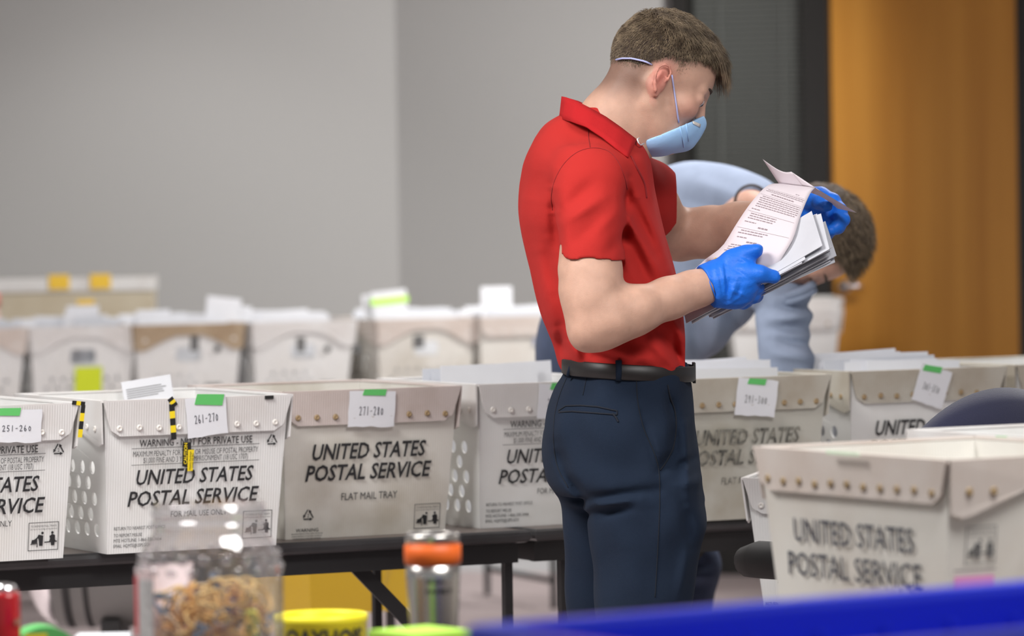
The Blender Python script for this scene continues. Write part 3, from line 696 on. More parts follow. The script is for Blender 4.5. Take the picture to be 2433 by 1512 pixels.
ch = thing('office_chair', 'navy office chair with black armrests behind the large front tray', 'chair', (.775, 8.02, 0), (0, 0, radians(30)))
SEAT = .565
link('seat', (lambda bm: (bm_box(bm, (0, 0, SEAT-.04), (.48, .47, .08), bevel=.03), from_bm(bm))[1])(bmesh.new()), M['navy'], ch, smooth=True)
bm = bmesh.new(); NU, NV = 24, 20; g = {}
for s in (0, 1):
    for i in range(NU+1):
        for j in range(NV+1):
            a = -1+2*i/NU; b = -1+2*j/NV
            x = a*sqrt(max(0, 1-b*b*.5)); z_ = b*sqrt(max(0, 1-a*a*.5)); r = min(1, (abs(a)**6+abs(b)**6))
            y = (-1 if s else 1)*.042*(1-max(abs(a), abs(b))**5)**.6 + .05*x*x
            if s == 1 and (i in (0, NU) or j in (0, NV)): g[s, i, j] = g[0, i, j]; continue
            g[s, i, j] = bm.verts.new((x*.265, y, z_*.28))
    for i in range(NU):
        for j in range(NV):
            q = (g[s, i, j], g[s, i+1, j], g[s, i+1, j+1], g[s, i, j+1]); bm.faces.new(q if s == 0 else q[::-1])
bmesh.ops.recalc_face_normals(bm, faces=bm.faces[:])
o = link('backrest', from_bm(bm), M['navy'], ch, smooth=True); o.location = (.03, -.245, .782); o.rotation_euler = (-.08, 0, 0)
for s in (-1, 1):
    link('armrest', tube_mesh([(s*.29, -.16, .735), (s*.29, -.12, .738), (s*.29, .02, .738), (s*.29, .12, .735), (s*.29, .165, .728), (s*.29, .185, .72)], [.02, .032, .036, .036, .03, .012], 16), M['arm_black'], ch, smooth=True)
    link('arm_post', tube_mesh([(s*.285, .0, .71), (s*.285, .0, .56), (s*.2, .0, .50)], .015, 8), M['arm_black'], ch, smooth=True)
link('back_spine', tube_mesh([(0, -.27, .66), (0, -.26, .52), (0, -.1, .49)], .022, 10), M['arm_black'], ch, smooth=True)
link('gas_column', tube_mesh([(0, 0, .50), (0, 0, .10)], .026, 14), M['arm_black'], ch, smooth=True)
for k in range(5):
    a = k*2*pi/5; link('foot', tube_mesh([(0, 0, .12), (cos(a)*.16, sin(a)*.16, .105), (cos(a)*.3, sin(a)*.3, .075)], [.03, .022, .016], 8), M['arm_black'], ch, smooth=True)
    link('caster', (lambda m_: m_)(lathe_mesh([(.006, -.012), (.028, -.012), (.028, .012), (.006, .012)], 16)), M['arm_black'], ch).location = (0, 0, 0)
    o = ch.children[-1]; o = [c_ for c_ in ch.children if c_.name.startswith('caster')][-1]
    o.location = (cos(a)*.3, sin(a)*.3, .03); o.rotation_euler = (pi/2, 0, a)
tc_ = W(1818, 1140, 8.35); tc_.z = SEAT+.002
tch = tray('white mail tray resting on the chair seat, behind the large front tray', tc_, radians(-13), M['plastic_white'], M['cuff_white'], 'rivet', style='A', ink=M['ink'], wt=.40, wb=.335, dt=.40, db=.32)

# blue tote
pl = onz(1128, 1486, .985); pr = onz(2433, 1380, .985); dv = (pr-pl).normalized(); ya = math.atan2(dv.y, dv.x)
tt = thing('storage_tote', 'bright blue plastic tote out of focus at the bottom right', 'tote', (pl.x, pl.y, FT), (0, 0, ya)); TL, TD, TH = .86, .40, .985-FT
def slab(nm, x0, x1, y0, y1, z0, z1, b=.004): return box(nm, ((x0+x1)/2, (y0+y1)/2, (z0+z1)/2), (x1-x0, y1-y0, z1-z0), M['blue_tote'], tt, bevel=b, smooth=False)
slab('wall', .02, TL-.02, -.018, -.013, .004, TH-.006); slab('wall', .02, TL-.02, -TD+.013, -TD+.018, .004, TH-.006)
slab('wall', .015, .02, -TD+.018, -.018, .004, TH-.006, .001); slab('wall', TL-.02, TL-.015, -TD+.018, -.018, .004, TH-.006, .001)
slab('base', .02, TL-.02, -TD+.018, -.018, 0, .006, .001)
for (x0, x1, y0, y1) in ((0, TL, -.014, .012), (0, TL, -TD-.012, -TD+.014), (-.012, .016, -TD, 0), (TL-.016, TL+.012, -TD, 0)): slab('rim', x0, x1, y0, y1, TH-.03, TH, .006)
for i in range(9): slab('rib', .06+i*.09, .066+i*.09, -.026, -.018, .03, TH-.035, .001)

# ------------------------------------------------------------------ foreground left: jar, tumbler, small things
def glassy(name, col, a=.10, rough=.04):
    m = bpy.data.materials.new(name); m.use_nodes = True; nt = m.node_tree
    for n in list(nt.nodes):
        if n.type == 'BSDF_PRINCIPLED': nt.nodes.remove(n)
    tr = nt.nodes.new('ShaderNodeBsdfTransparent'); tr.inputs[0].default_value = (*col, 1)
    gl = nt.nodes.new('ShaderNodeBsdfGlossy'); gl.inputs['Roughness'].default_value = rough
    lw = nt.nodes.new('ShaderNodeLayerWeight'); lw.inputs[0].default_value = .35
    mr = nt.nodes.new('ShaderNodeMapRange'); mr.inputs['To Min'].default_value = a; mr.inputs['To Max'].default_value = .65
    df = nt.nodes.new('ShaderNodeBsdfDiffuse'); df.inputs[0].default_value = (.75, .74, .75, 1)
    ms = nt.nodes.new('ShaderNodeMixShader'); ms2 = nt.nodes.new('ShaderNodeMixShader')
    nt.links.new(lw.outputs['Facing'], mr.inputs['Value']); nt.links.new(mr.outputs[0], ms.inputs[0])
    nt.links.new(tr.outputs[0], ms.inputs[1]); nt.links.new(gl.outputs[0], ms.inputs[2])
    ms2.inputs[0].default_value = .07; nt.links.new(ms.outputs[0], ms2.inputs[1]); nt.links.new(df.outputs[0], ms2.inputs[2])
    nt.links.new(ms2.outputs[0], nt.nodes['Material Output'].inputs[0]); return m
M['clear'] = glassy('clear plastic', (.93, .92, .93))
jc = W(497, 1300, 5.6); jar = thing('plastic_jar', 'large clear plastic jar half full of rubber bands', 'jar', (jc.x, jc.y, FT))
prof = [(.02, .0), (.080, .0), (.092, .006), (.097, .02), (.098, .06), (.0975, .13), (.098, .17), (.0965, .19), (.092, .207), (.084, .222), (.077, .231), (.0745, .236), (.0745, .240), (.078, .242), (.078, .246), (.0745, .248), (.0745, .256), (.077, .258), (.077, .262), (.0745, .264), (.0745, .272), (.0725, .273)]
link('jar_body', lathe_mesh(prof, 64, cap=False), M['clear'], jar, smooth=True)
bm = bmesh.new()
for k in range(20):   # moulded lozenges round the shoulder
    for r_, z_, dz in ((.0935, .203, .007), (.0972, .186, .006)):
        a = 2*pi*(k + (.5 if z_ < .19 else 0))/20; bmesh.ops.create_icosphere(bm, subdivisions=2, radius=1, matrix=Matrix.Rotation(a, 4, 'Z') @ Matrix.Translation((r_, 0, z_)) @ Matrix.Diagonal((.0025, .009, dz, 1)))
link('moulded_dimples', from_bm(bm), M['clear'], jar, smooth=True)
def arc_label(nm, a0, a1, z0, z1, m, r=.0995):
    n = 16; pts = [(a0+(a1-a0)*i/n, z0) for i in range(n+1)] + [(a1-(a1-a0)*i/n, z1) for i in range(n+1)]
    return link(nm, sheet_mesh(pts, [], lambda u, v, w: ((r+w)*cos(u), (r+w)*sin(u), v), .0005), m, jar)
arc_label('paper_label', radians(107), radians(226), .02, .187, mat('pale pink label', (.86, .70, .70), rough=.5))
arc_label('red_label_band', radians(185), radians(203), .10, .178, mat('red label print', (.62, .10, .12), rough=.5), .1001)
arc_label('white_label_panel', radians(204), radians(226), .02, .176, mat('white label print', (.74, .74, .74), rough=.5, noise=.3, nscale=160), .1003)
cols = [(.82, .50, .14), (.76, .40, .12), (.88, .62, .24), (.12, .22, .36), (.25, .34, .42), (.55, .30, .18), (.66, .50, .33), (.10, .28, .40)]
RB = []
for ci, c_ in enumerate(cols):
    m_ = mat('rubber band %d' % ci, c_, rough=.55)
    rr = random.Random(ci); A = rr.uniform(.014, .022); pts = []
    for k in range(22):
        a = 2*pi*k/22; pts.append((A*cos(a)*(1+.25*sin(2*a+ci)), A*.8*sin(a)*(1+.2*cos(3*a)), .004*sin(2*a+ci*2)))
    me = tube_mesh(pts, .0026, 5, closed=True); me.materials.append(m_); RB.append(link('seed', me, smooth=True))
for o in RB: C.objects.unlink(o)
for k in range(290):
    o = RB[random.choice((0, 0, 0, 1, 1, 2, 2, 2, 5, 6, 3, 4))].copy(); o.name = 'rubber_band'; C.objects.link(o)
    r_ = .070*sqrt(random.random()); a = random.uniform(0, 2*pi); hmax = .132 + .022*cos(a*2+1) - .25*max(0, r_-.05) + (.02 if abs(a-5.0) < .6 else 0)
    o.location = (jc.x + r_*cos(a), jc.y + r_*sin(a), FT + .022 + (hmax-.02)*(k/290)); o.rotation_euler = (random.uniform(-1.2, 1.2), random.uniform(-1.2, 1.2), random.uniform(0, 6.3)); s = random.uniform(.75, 1.05); o.scale = (s, s, s)
    nm_ = o.data.materials[0].name; ci_ = int(nm_.split()[-1]); desc = 'blue' if ci_ in (3, 4, 7) else 'tan or brown'
    tag(o, desc+' rubber band in the tangle inside the clear jar', 'rubber band', 'rubber bands in the jar')

tc = W(1029, 1380, 5.8); tu = thing('travel_tumbler', 'steel travel tumbler with an orange grip band', 'tumbler', (tc.x, tc.y, FT))
zt = 1.39-(1268-3-520)/1724-FT
link('steel_body', lathe_mesh([(.027, 0), (.029, .003), (.0315, .04), (.0345, .10), (.0372, .15), (.0378, zt-.042)], 48), M['steel'], tu, smooth=True)
link('grip_band', lathe_mesh([(.0375, zt-.042), (.0392, zt-.041), (.0395, zt-.03), (.0392, zt-.016), (.0375, zt-.0155)], 48), M['orange'], tu, smooth=True)
link('clear_rim', lathe_mesh([(.0372, zt-.0155), (.0372, zt-.004), (.0362, zt), (.0350, zt-.002), (.035, zt-.012)], 48), M['steel'], tu, smooth=True)
link('lid', lathe_mesh([(.0350, zt-.010), (.034, zt-.004), (.02, zt-.003), (.0, zt-.003)], 32, cap=False), M['steel'], tu, smooth=True)
P = Print(); P.text('IKEA', 0, .008, .0065, .026, bold=.02); P.text('FAMILY', .006, -.006, .0065, .040, bold=.02)
P.build('printed_lettering', lambda u, v, w: ((.0372+.0006)*sin(u/.0375+.12), -(.0372+.0006)*cos(u/.0375+.12), zt-.072+v), M['ink'], tu)

yc = W(762, 1470, 6.1); zt = 1.39-(1460-7-520)/1639.3-FT
yb = thing('yellow_tub', 'round bright yellow tub with bold black lettering beside the jar', 'tub', (yc.x, yc.y, FT))
link('tub_wall', lathe_mesh([(.060, 0), (.064, .003), (.067, zt-.012), (.0685, zt-.010), (.0685, zt-.001), (.066, zt), (.063, zt-.004), (.060, .006)], 48), mat('bright yellow', srgb(240, 225, 40), rough=.45), yb, smooth=True)
P = Print(); P.text('OAYHOIS', 0, 0, .026, .125, bold=.03); P.build('printed_lettering', lambda u, v, w: ((.0672+.0012)*sin(u/.067+.15), -(.0672+.0012)*cos(u/.067+.15), zt-.030+v), M['ink'], yb)

gc = W(997, 1495, 5.45); zt = onz(997, 1497, 1.0); zt = W(997, 1497, 5.45).z - FT
gp = thing('note_block', 'thick block of neon green sticky notes in front of the tumbler', 'notes', (gc.x, gc.y, FT), (0, 0, radians(38)))
for i in range(6):
    box('pad', (random.uniform(-.001, .001), random.uniform(-.001, .001), (i+.5)*zt/6), (.096, .096, zt/6-.0006), M['neon_green'] if i % 2 else mat('leaf green pad %d' % i, srgb(120, 200, 60), rough=.7), gp, bevel=.0004)

rc = W(8, 1450, 5.6); rt = 1.39-(1388-19-520)/1786-FT
rb = thing('metal_flask', 'slim red metal flask with a steel cap, at the left edge', 'flask', (rc.x, rc.y, FT))
link('flask_body', lathe_mesh([(.020, 0), (.0225, .003), (.0225, rt-.018), (.021, rt-.012)], 32), mat('red lacquer', (.52, .006, .012), rough=.2, coat=.6), rb, smooth=True)
link('cap', lathe_mesh([(.019, rt-.012), (.019, rt-.007), (.015, rt-.002), (.006, rt)], 32), M['chrome'], rb, smooth=True)
o = link('button', lathe_mesh([(.004, 0), (.004, .003)], 12), M['chrome'], rb); o.location = (.018, -.0150, rt-.05); o.rotation_euler = (pi/2, 0, .9)
gc = W(98, 1490, 5.7); gr = thing('tape_roll', 'green roll of tape standing on edge beside the jar', 'tape', (gc.x, gc.y, FT), (0, 0, .3))
link('tape_wound', lathe_mesh([(.028, -.024), (.0515, -.024), (.0515, .024), (.028, .024), (.028, -.024)], 48, cap=False), M['tape_green'], gr, smooth=False).location = (0, 0, .0516)
gr.children[0].rotation_euler = (pi/2-.0, 0, .0)
link('core', lathe_mesh([(.027, -.024), (.028, -.024), (.028, .024), (.027, .024), (.027, -.024)], 32, cap=False), mat('card core', (.62, .50, .34)), gr).location = (0, 0, .0516); gr.children[-1].rotation_euler = (pi/2, 0, 0)
[c_ for c_ in gr.children if c_.name.startswith('core')][0].rotation_euler = (pi/2, 0, 0)
box('yellow_sticker', (-.012, -.0245, .09), (.03, .001, .008), M['tape_yellow'], gr)
pc = W(245, 1505, 5.9); o = box('paper_slip', (pc.x, pc.y, 0), (.075, .06, .10), M['paper']); o.location.z = FT+.05; o.scale = (1, 1, 1)
o.location.z = FT + (W(245, 1509, 5.9).z-FT)/2; o.dimensions = (.075, .06, W(245, 1509, 5.9).z-FT); tag(o, 'small white block of paper left of the jar', 'paper')

# ------------------------------------------------------------------ things under and behind the front table
D_ = 11.3; s_ = F/D_
c0 = W(140, 1400, D_); c1 = W(705, 1380, D_); r_ = .27; zc = .31+r_
dr = thing('drum_machine', 'grey cylindrical drum with chrome domed ends under the front table', 'drum', (0, 0, 0))
def drum_profile():
    Lx = c1.x - c0.x
    out = []
    for k in range(9): a = k/8*pi/2; out.append((r_*sin(a)*.96 + .001, -.10*cos(a)))
    return out, Lx
pf, Lx = drum_profile()
RY = Matrix.Rotation(pi/2, 4, 'Y')
def cyl(nm, prof, m, x): o = link(nm, lathe_mesh(prof, 64), m, dr, smooth=True); o.matrix_world = Matrix.Translation((x, D_, zc)) @ RY; return o
cyl('chrome_dome', pf, M['chrome'], c0.x)
cyl('black_ring', [(r_*.97, 0), (r_*1.005, 0), (r_*1.005, .02), (r_*.97, .02)], M['arm_black'], c0.x+.03)
cyl('grey_shell', [(r_*.96, 0), (r_, .005), (r_, Lx-.01), (r_*.96, Lx)], M['grey_drum'], c0.x)
cyl('black_ring', [(r_*.97, 0), (r_*1.005, 0), (r_*1.005, .014), (r_*.97, .014)], M['arm_black'], c0.x+.085)
cyl('black_ring', [(r_*.97, 0), (r_*1.005, 0), (r_*1.005, .014), (r_*.97, .014)], M['arm_black'], c1.x-.03)
cyl('chrome_dome', [(a, -b) for a, b in pf][::-1], M['chrome'], c1.x)
for x in (c0.x+.15, c1.x-.15): box('cradle', (x, D_, .17), (.05, .30, .34), M['arm_black'], dr)
mp_ = onz(740, 1466, .40); mq = onz(968, 1449, .40); d_ = mq-mp_
mb = thing('yellow_bin', 'mustard yellow plastic bin on black legs, under the front table', 'bin', (mp_.x, mp_.y, 0), (0, 0, math.atan2(d_.y, d_.x))); L_ = d_.length+.04
link('bin_shell', mesh([(0, 0, .40), (L_*.62, 0, .40), (L_, .03, .40), (L_, .3, .40), (0, .3, .40), (-.01, 0, .70), (L_*.80, 0, .70), (L_+.02, .05, .70), (L_+.02, .32, .70), (-.01, .32, .70)],
    [(0, 1, 6, 5), (1, 2, 7, 6), (2, 3, 8, 7), (3, 4, 9, 8), (4, 0, 5, 9), (4, 3, 2, 1, 0), (5, 6, 7, 8, 9)]), M['mustard'], mb)
for x, y in ((.02, .03), (L_-.06, .05), (.02, .27), (L_-.06, .27)): link('leg', tube_mesh([(x, y, .40), (x, y, 0)], .012, 8), M['table_frame'], mb)
# loose light sources
# ------------------------------------------------------------------ smooth solid modelling (one continuous surface per body or garment)
class Solid:
    def __init__(s, lo, hi, h):
        s.lo = np.array(lo, float); s.h = h; s.n = np.ceil((np.array(hi)-s.lo)/h).astype(int)+1
        s.a = [(s.lo[i] + h*np.arange(s.n[i])).astype(np.float32) for i in range(3)]
        s.f = np.full(tuple(s.n), .06, np.float32)
    def blank(s):
        o = object.__new__(Solid); o.lo, o.h, o.n, o.a = s.lo, s.h, s.n, s.a; o.f = np.full(tuple(s.n), .06, np.float32); return o
    def sub(s, lo, hi):
        sl = []
        for i in range(3):
            a = max(0, int((lo[i]-s.lo[i])/s.h)-1); b = min(s.n[i], int((hi[i]-s.lo[i])/s.h)+2)
            if b <= a: return None, None
            sl.append(slice(a, b))
        X = s.a[0][sl[0]][:, None, None]; Y = s.a[1][sl[1]][None, :, None]; Z = s.a[2][sl[2]][None, None, :]
        return tuple(sl), (X, Y, Z)
    def apply(s, fn, lo, hi, k=.01, op='add'):
        m = k+.012; sl, P = s.sub(np.array(lo)-m, np.array(hi)+m)
        if sl is None: return
        d = fn(*P).astype(np.float32); A = s.f[sl]; d = np.broadcast_to(d, A.shape)
        if op == 'add':
            h = np.maximum(k-np.abs(A-d), 0)/k; s.f[sl] = np.minimum(A, d) - h*h*k*.25
        elif op == 'cut':
            d = -d; h = np.maximum(k-np.abs(A-d), 0)/k; s.f[sl] = np.maximum(A, d) + h*h*k*.25
        elif op == 'and':
            h = np.maximum(k-np.abs(A-d), 0)/k; s.f[sl] = np.maximum(A, d) + h*h*k*.25
        elif op == 'push': s.f[sl] = A + d
    def cone(s, a, b, ra, rb, k=.01, op='add', flat=None):
        a = np.array(a, float); b = np.array(b, float); ba = b-a; L = float(ba@ba)+1e-12
        def fn(X, Y, Z):
            px, py, pz = X-a[0], Y-a[1], Z-a[2]
            t = np.clip((px*ba[0]+py*ba[1]+pz*ba[2])/L, 0, 1)
            vx, vy, vz = px-ba[0]*t, py-ba[1]*t, pz-ba[2]*t; r = ra+(rb-ra)*t
            if flat is not None:
                w, q = flat; dd = vx*w[0]+vy*w[1]+vz*w[2]; e = (1/q-1)
                vx, vy, vz = vx+dd*w[0]*e, vy+dd*w[1]*e, vz+dd*w[2]*e
            d = np.sqrt(vx*vx+vy*vy+vz*vz)-r
            return d*(flat[1] if flat is not None else 1)**.5
        R = max(ra, rb); s.apply(fn, np.minimum(a, b)-R, np.maximum(a, b)+R, k, op)
    def chain(s, pts, k=.01, op='add', flat=None):
        for p, q in zip(pts[:-1], pts[1:]): s.cone(p[:3], q[:3], p[3], q[3], k, op, flat)
    def ell(s, c, r, k=.01, op='add', M4=None):
        c = np.array(c, float); r = np.array(r, float)
        if M4 is None:
            def fn(X, Y, Z):
                q = np.sqrt(((X-c[0])/r[0])**2+((Y-c[1])/r[1])**2+((Z-c[2])/r[2])**2); return (q-1)*r.min()*1.0
            s.apply(fn, c-r, c+r, k, op)
        else:
            inv = M4.inverted(); I = np.array(inv); w = np.array(M4 @ Vector(c)); R = r.max()
            def fn(X, Y, Z):
                x = I[0, 0]*X+I[0, 1]*Y+I[0, 2]*Z+I[0, 3]; y = I[1, 0]*X+I[1, 1]*Y+I[1, 2]*Z+I[1, 3]; z = I[2, 0]*X+I[2, 1]*Y+I[2, 2]*Z+I[2, 3]
                q = np.sqrt(((x-c[0])/r[0])**2+((y-c[1])/r[1])**2+((z-c[2])/r[2])**2); return (q-1)*r.min()
            s.apply(fn, w-R, w+R, k, op)
    def lcone(s, M4, a, b, ra, rb, k=.01, op='add', flat=None):
        s.cone(M4 @ Vector(a), M4 @ Vector(b), ra, rb, k, op, flat)
    def loft(s, st, axis=2, p=2.3, k=.02, op='add', shear=0.0):
        """stations (t, c1, h1, c2, h2) along an axis; c/h are centre and half width on the other two axes"""
        st = sorted(st); T = np.array([q[0] for q in st]); tt = np.linspace(T[0], T[-1], 400)
        V = [smooth_interp(T, np.array([q[i] for q in st]), tt) for i in range(1, 5)]
        o = [i for i in range(3) if i != axis]
        lo = np.zeros(3); hi = np.zeros(3); lo[axis], hi[axis] = T[0], T[-1]
        for j, ax in enumerate(o): lo[ax] = (V[2*j]-V[2*j+1]).min()-.03; hi[ax] = (V[2*j]+V[2*j+1]).max()+.03
        def fn(X, Y, Z):
            P = (X, Y, Z); t = P[axis]; c1, h1, c2, h2 = [np.interp(t.ravel(), tt, v).reshape(t.shape) for v in V]
            b = P[o[1]]-c2; a = P[o[0]]-c1 + shear*b
            q = (np.abs(a/h1)**p+np.abs(b/h2)**p)**(1/p); d = (q-1)*np.minimum(h1, h2)
            e = np.maximum(T[0]-t, t-T[-1]); return np.maximum(d, e)
        s.apply(fn, lo, hi, k, op)
    def creases(s, items, ymax=None, gain=1.0):
        """soft folds: (x0,z0,x1,z1,width,amount[,ydir]) measured in the x-z plane"""
        for x0, z0, x1, z1, w, am in items:
            lo = (min(x0, x1)-3*w, -1e3, min(z0, z1)-3*w); hi = (max(x0, x1)+3*w, 1e3, max(z0, z1)+3*w)
            L = (x1-x0)**2+(z1-z0)**2+1e-12
            def fn(X, Y, Z):
                t = np.clip(((X-x0)*(x1-x0)+(Z-z0)*(z1-z0))/L, 0, 1); dx = X-x0-(x1-x0)*t; dz = Z-z0-(z1-z0)*t
                g = np.exp(-(dx*dx+dz*dz)/(w*w))*(.25+.75*np.sin(np.pi*np.clip(t, .05, .95)))
                g = g + 0*Y
                if ymax is not None: g = g/(1+np.exp((Y-ymax)/.01))
                return am*gain*g
            s.apply(fn, lo, hi, .0, 'push')
    def wobble(s, amp, scales, seed=0):
        r = np.random.RandomState(seed); X, Y, Z = s.a[0][:, None, None], s.a[1][None, :, None], s.a[2][None, None, :]
        for sc in scales:
            v = r.normal(size=3); v /= np.linalg.norm(v); u = r.normal(size=3); u /= np.linalg.norm(u); ph = r.uniform(0, 6)
            s.f += (amp*np.sin((X*v[0]+Y*v[1]+Z*v[2])*sc+ph+1.5*np.sin((X*u[0]+Y*u[1]+Z*u[2])*sc*.6))).astype(np.float32)
    def mesh(s, smooth=1):
        f = np.array(s.f, np.float32)
        for sl in ((0,), (-1,)):
            f[sl[0], :, :] = np.maximum(f[sl[0], :, :], .01); f[:, sl[0], :] = np.maximum(f[:, sl[0], :], .01); f[:, :, sl[0]] = np.maximum(f[:, :, sl[0]], .01)
        g = vdb.FloatGrid(.06); g.copyFromArray(f); P, Q = g.convertToQuads(isovalue=0.0)
        P = P.astype(np.float64)*s.h + s.lo; Q = Q.astype(np.int32)
        for _ in range(smooth):
            acc = np.zeros_like(P); cnt = np.zeros(len(P))
            for i in range(4):
                for j in (1, 3):
                    np.add.at(acc, Q[:, i], P[Q[:, (i+j) % 4]]); np.add.at(cnt, Q[:, i], 1)
            P = P*.5 + .5*acc/np.maximum(cnt, 1)[:, None]
        a, b, c = P[Q[:, 0]], P[Q[:, 1]], P[Q[:, 2]]
        if np.einsum('ij,ij->i', a, np.cross(b, c)).sum() < 0: Q = Q[:, ::-1]
        me = bpy.data.meshes.new('m'); me.vertices.add(len(P)); me.vertices.foreach_set('co', P.ravel())
        me.loops.add(len(Q)*4); me.loops.foreach_set('vertex_index', np.ascontiguousarray(Q).ravel())
        me.polygons.add(len(Q)); me.polygons.foreach_set('loop_start', np.arange(0, len(Q)*4, 4)); 
        me.polygons.foreach_set('use_smooth', [True]*len(Q)); me.update(calc_edges=True); me.validate()
        return me
def smooth_interp(T, V, t):
    n = len(T); m = np.zeros(n)
    if n > 2: m[1:-1] = (V[2:]-V[:-2])/(T[2:]-T[:-2])
    m[0] = (V[1]-V[0])/(T[1]-T[0]); m[-1] = (V[-1]-V[-2])/(T[-1]-T[-2])
    i = np.clip(np.searchsorted(T, t)-1, 0, n-2); h = T[i+1]-T[i]; u = (t-T[i])/h
    return (2*u**3-3*u**2+1)*V[i]+(u**3-2*u**2+u)*h*m[i]+(-2*u**3+3*u**2)*V[i+1]+(u**3-u**2)*h*m[i+1]
def tint(me, fn, name='tint'):
    """vertex colour that multiplies the material (real colour differences only: lips, stubble, knuckles)"""
    co = np.empty(len(me.vertices)*3); me.vertices.foreach_get('co', co); co = co.reshape(-1, 3)
    col = np.ones((len(co), 4)); col[:, :3] = fn(co); a = me.color_attributes.new(name, 'FLOAT_COLOR', 'POINT'); a.data.foreach_set('color', col.ravel())
def strands(name, P, Dr, Ln, R, m, parent, bend, seg=3):
    """many thin three-sided hairs: roots P, directions Dr, lengths Ln, drooping along bend"""
    n = len(P); Dr = Dr/np.linalg.norm(Dr, axis=1)[:, None]; up = np.cross(Dr, np.array([.3, .5, .8])); up /= np.linalg.norm(up, axis=1)[:, None]; sd = np.cross(Dr, up)
    V = []
    for i in range(seg+1):
        t = i/seg; c = P + Dr*(Ln*t)[:, None] + bend*((Ln*t)**2/np.maximum(Ln, 1e-6))[:, None]; r = (R*(1-.75*t))
        for k in range(3):
            a = 2*pi*k/3; V.append(c + (up*cos(a)+sd*sin(a))*r[:, None] if hasattr(r, '__len__') else c + (up*cos(a)+sd*sin(a))*r)
    V = np.stack(V, 1).reshape(-1, 3); m_ = (seg+1)*3; base = (np.arange(n)*m_)[:, None]
    fs = []
    for i in range(seg):
        for k in range(3): fs.append([i*3+k, i*3+(k+1) % 3, (i+1)*3+(k+1) % 3, (i+1)*3+k])
    F_ = (base[:, :, None] + np.array(fs)[None]).reshape(-1, 4)
    me = bpy.data.meshes.new('m'); me.vertices.add(len(V)); me.vertices.foreach_set('co', V.ravel())
    me.loops.add(F_.size); me.loops.foreach_set('vertex_index', F_.ravel().astype(np.int32)); me.polygons.add(len(F_)); me.polygons.foreach_set('loop_start', np.arange(0, F_.size, 4))
    me.update(calc_edges=True); o = link(name, me, m, parent); o['kind'] = 'stuff'; return o
def bvh_of(me): return BVHTree.FromPolygons([v.co.copy() for v in me.vertices], [tuple(p.vertices) for p in me.polygons])
def drape(bv, pts, D, off=.001, step=6):
    """polyline of photo pixels laid onto a surface: real points on that surface, lifted by off"""
    out = []; o = Vector((0, 0, CH))
    for (a, b) in zip(pts[:-1], pts[1:]):
        n = max(1, int(math.hypot(b[0]-a[0], b[1]-a[1])/step))
        for i in range(n + (1 if b == pts[-1] else 0)):
            t = i/n; q = W(a[0]+(b[0]-a[0])*t, a[1]+(b[1]-a[1])*t, D); d = (q-o).normalized()
            h = bv.ray_cast(o, d)
            if h[0] is not None: out.append(h[0] + h[1]*off)
    return out
def ribbon_mesh(pts, nrm_from, w, th=.0008):
    """flat band along pts lying on a surface (normals from a BVH)"""
    vs, fs = [], []
    for i, p in enumerate(pts):
        t = (pts[min(i+1, len(pts)-1)]-pts[max(i-1, 0)]).normalized(); n = nrm_from.find_nearest(p)[1] or Vector((0, -1, 0)); s = t.cross(n).normalized()
        vs += [p - s*w/2, p + s*w/2, p + s*w/2 + n*th, p - s*w/2 + n*th]
    for i in range(len(pts)-1):
        a = i*4
        for k in range(4): fs.append((a+k, a+(k+1) % 4, a+4+(k+1) % 4, a+4+k))
    fs += [(3, 2, 1, 0), tuple(4*(len(pts)-1)+k for k in range(4))]
    return mesh(vs, fs)

M['skin'] = mat('skin', (.57, .345, .255), rough=.55, spec=.35, noise=.10, nscale=45, subs=.12, attr='tint', bump=.12, bscale=500)
M['skin2'] = mat('skin ruddy', (.52, .29, .215), rough=.55, spec=.35, noise=.1, nscale=45, subs=.1, attr='tint')
M['hair'] = mat('brown hair', (.10, .068, .042), rough=.55, col2=(.30, .225, .145), nscale=55)
M['hair_cap'] = mat('short brown hair', (.075, .050, .035), rough=.8, noise=.4, nscale=220, bump=.8, bscale=700)
M['red_shirt'] = mat('red polo knit', (.47, .024, .020), rough=.9, spec=.25, bump=.35, bscale=1400, noise=.05, nscale=8)
M['red_trim'] = mat('red polo collar', (.45, .012, .015), rough=.9, spec=.25, bump=.3, bscale=1200)
M['navy_pants'] = mat('navy chino', (.0085, .017, .036), rough=.9, spec=.25, bump=.4, bscale=1500)
M['seam'] = mat('seam thread', (.004, .007, .015), rough=.9)
M['belt'] = mat('black leather belt', (.012, .010, .010), rough=.48)
M['glove'] = mat('blue nitrile', (.008, .14, .66), rough=.5, spec=.35, bump=.25, bscale=140, subs=0)
M['mask'] = mat('light blue mask', (.33, .56, .86), rough=.6, bump=.1, bscale=200)
M['strap'] = mat('elastic strap', (.42, .45, .75), rough=.7)
M['grey_shirt'] = mat('pale blue grey cotton', (.25, .30, .41), rough=.9, noise=.12, nscale=14, bump=.3, bscale=500)
M['jeans'] = mat('dark blue jeans', (.03, .045, .09), rough=.9, noise=.2, nscale=30)
M['shoe'] = mat('dark shoe', (.02, .017, .015), rough=.4)

# ------------------------------------------------------------------ standing person
DM = 7.81
def pm(px, py, d=0.0): return W(px, py, DM+d)
man = thing('person', 'person in a red polo, blue gloves and light blue mask, reading a paper form', 'person', (pm(1480, 1400).x, DM, 0))
def mp(name, me, m, smooth=True, parent=None):
    """attach a part whose mesh is in world coordinates"""
    o = link(name, me, m, None, smooth); me.transform(Matrix.Translation(-man.location)); o.parent = parent or man; return o
def sec(rows, y=True):
    out = []
    for py, L, R, dh, dc in rows:
        a, b = pm(L, py), pm(R, py); out.append((a.z, (a.x+b.x)/2, (b.x-a.x)/2, DM+dc, dh))
    return out
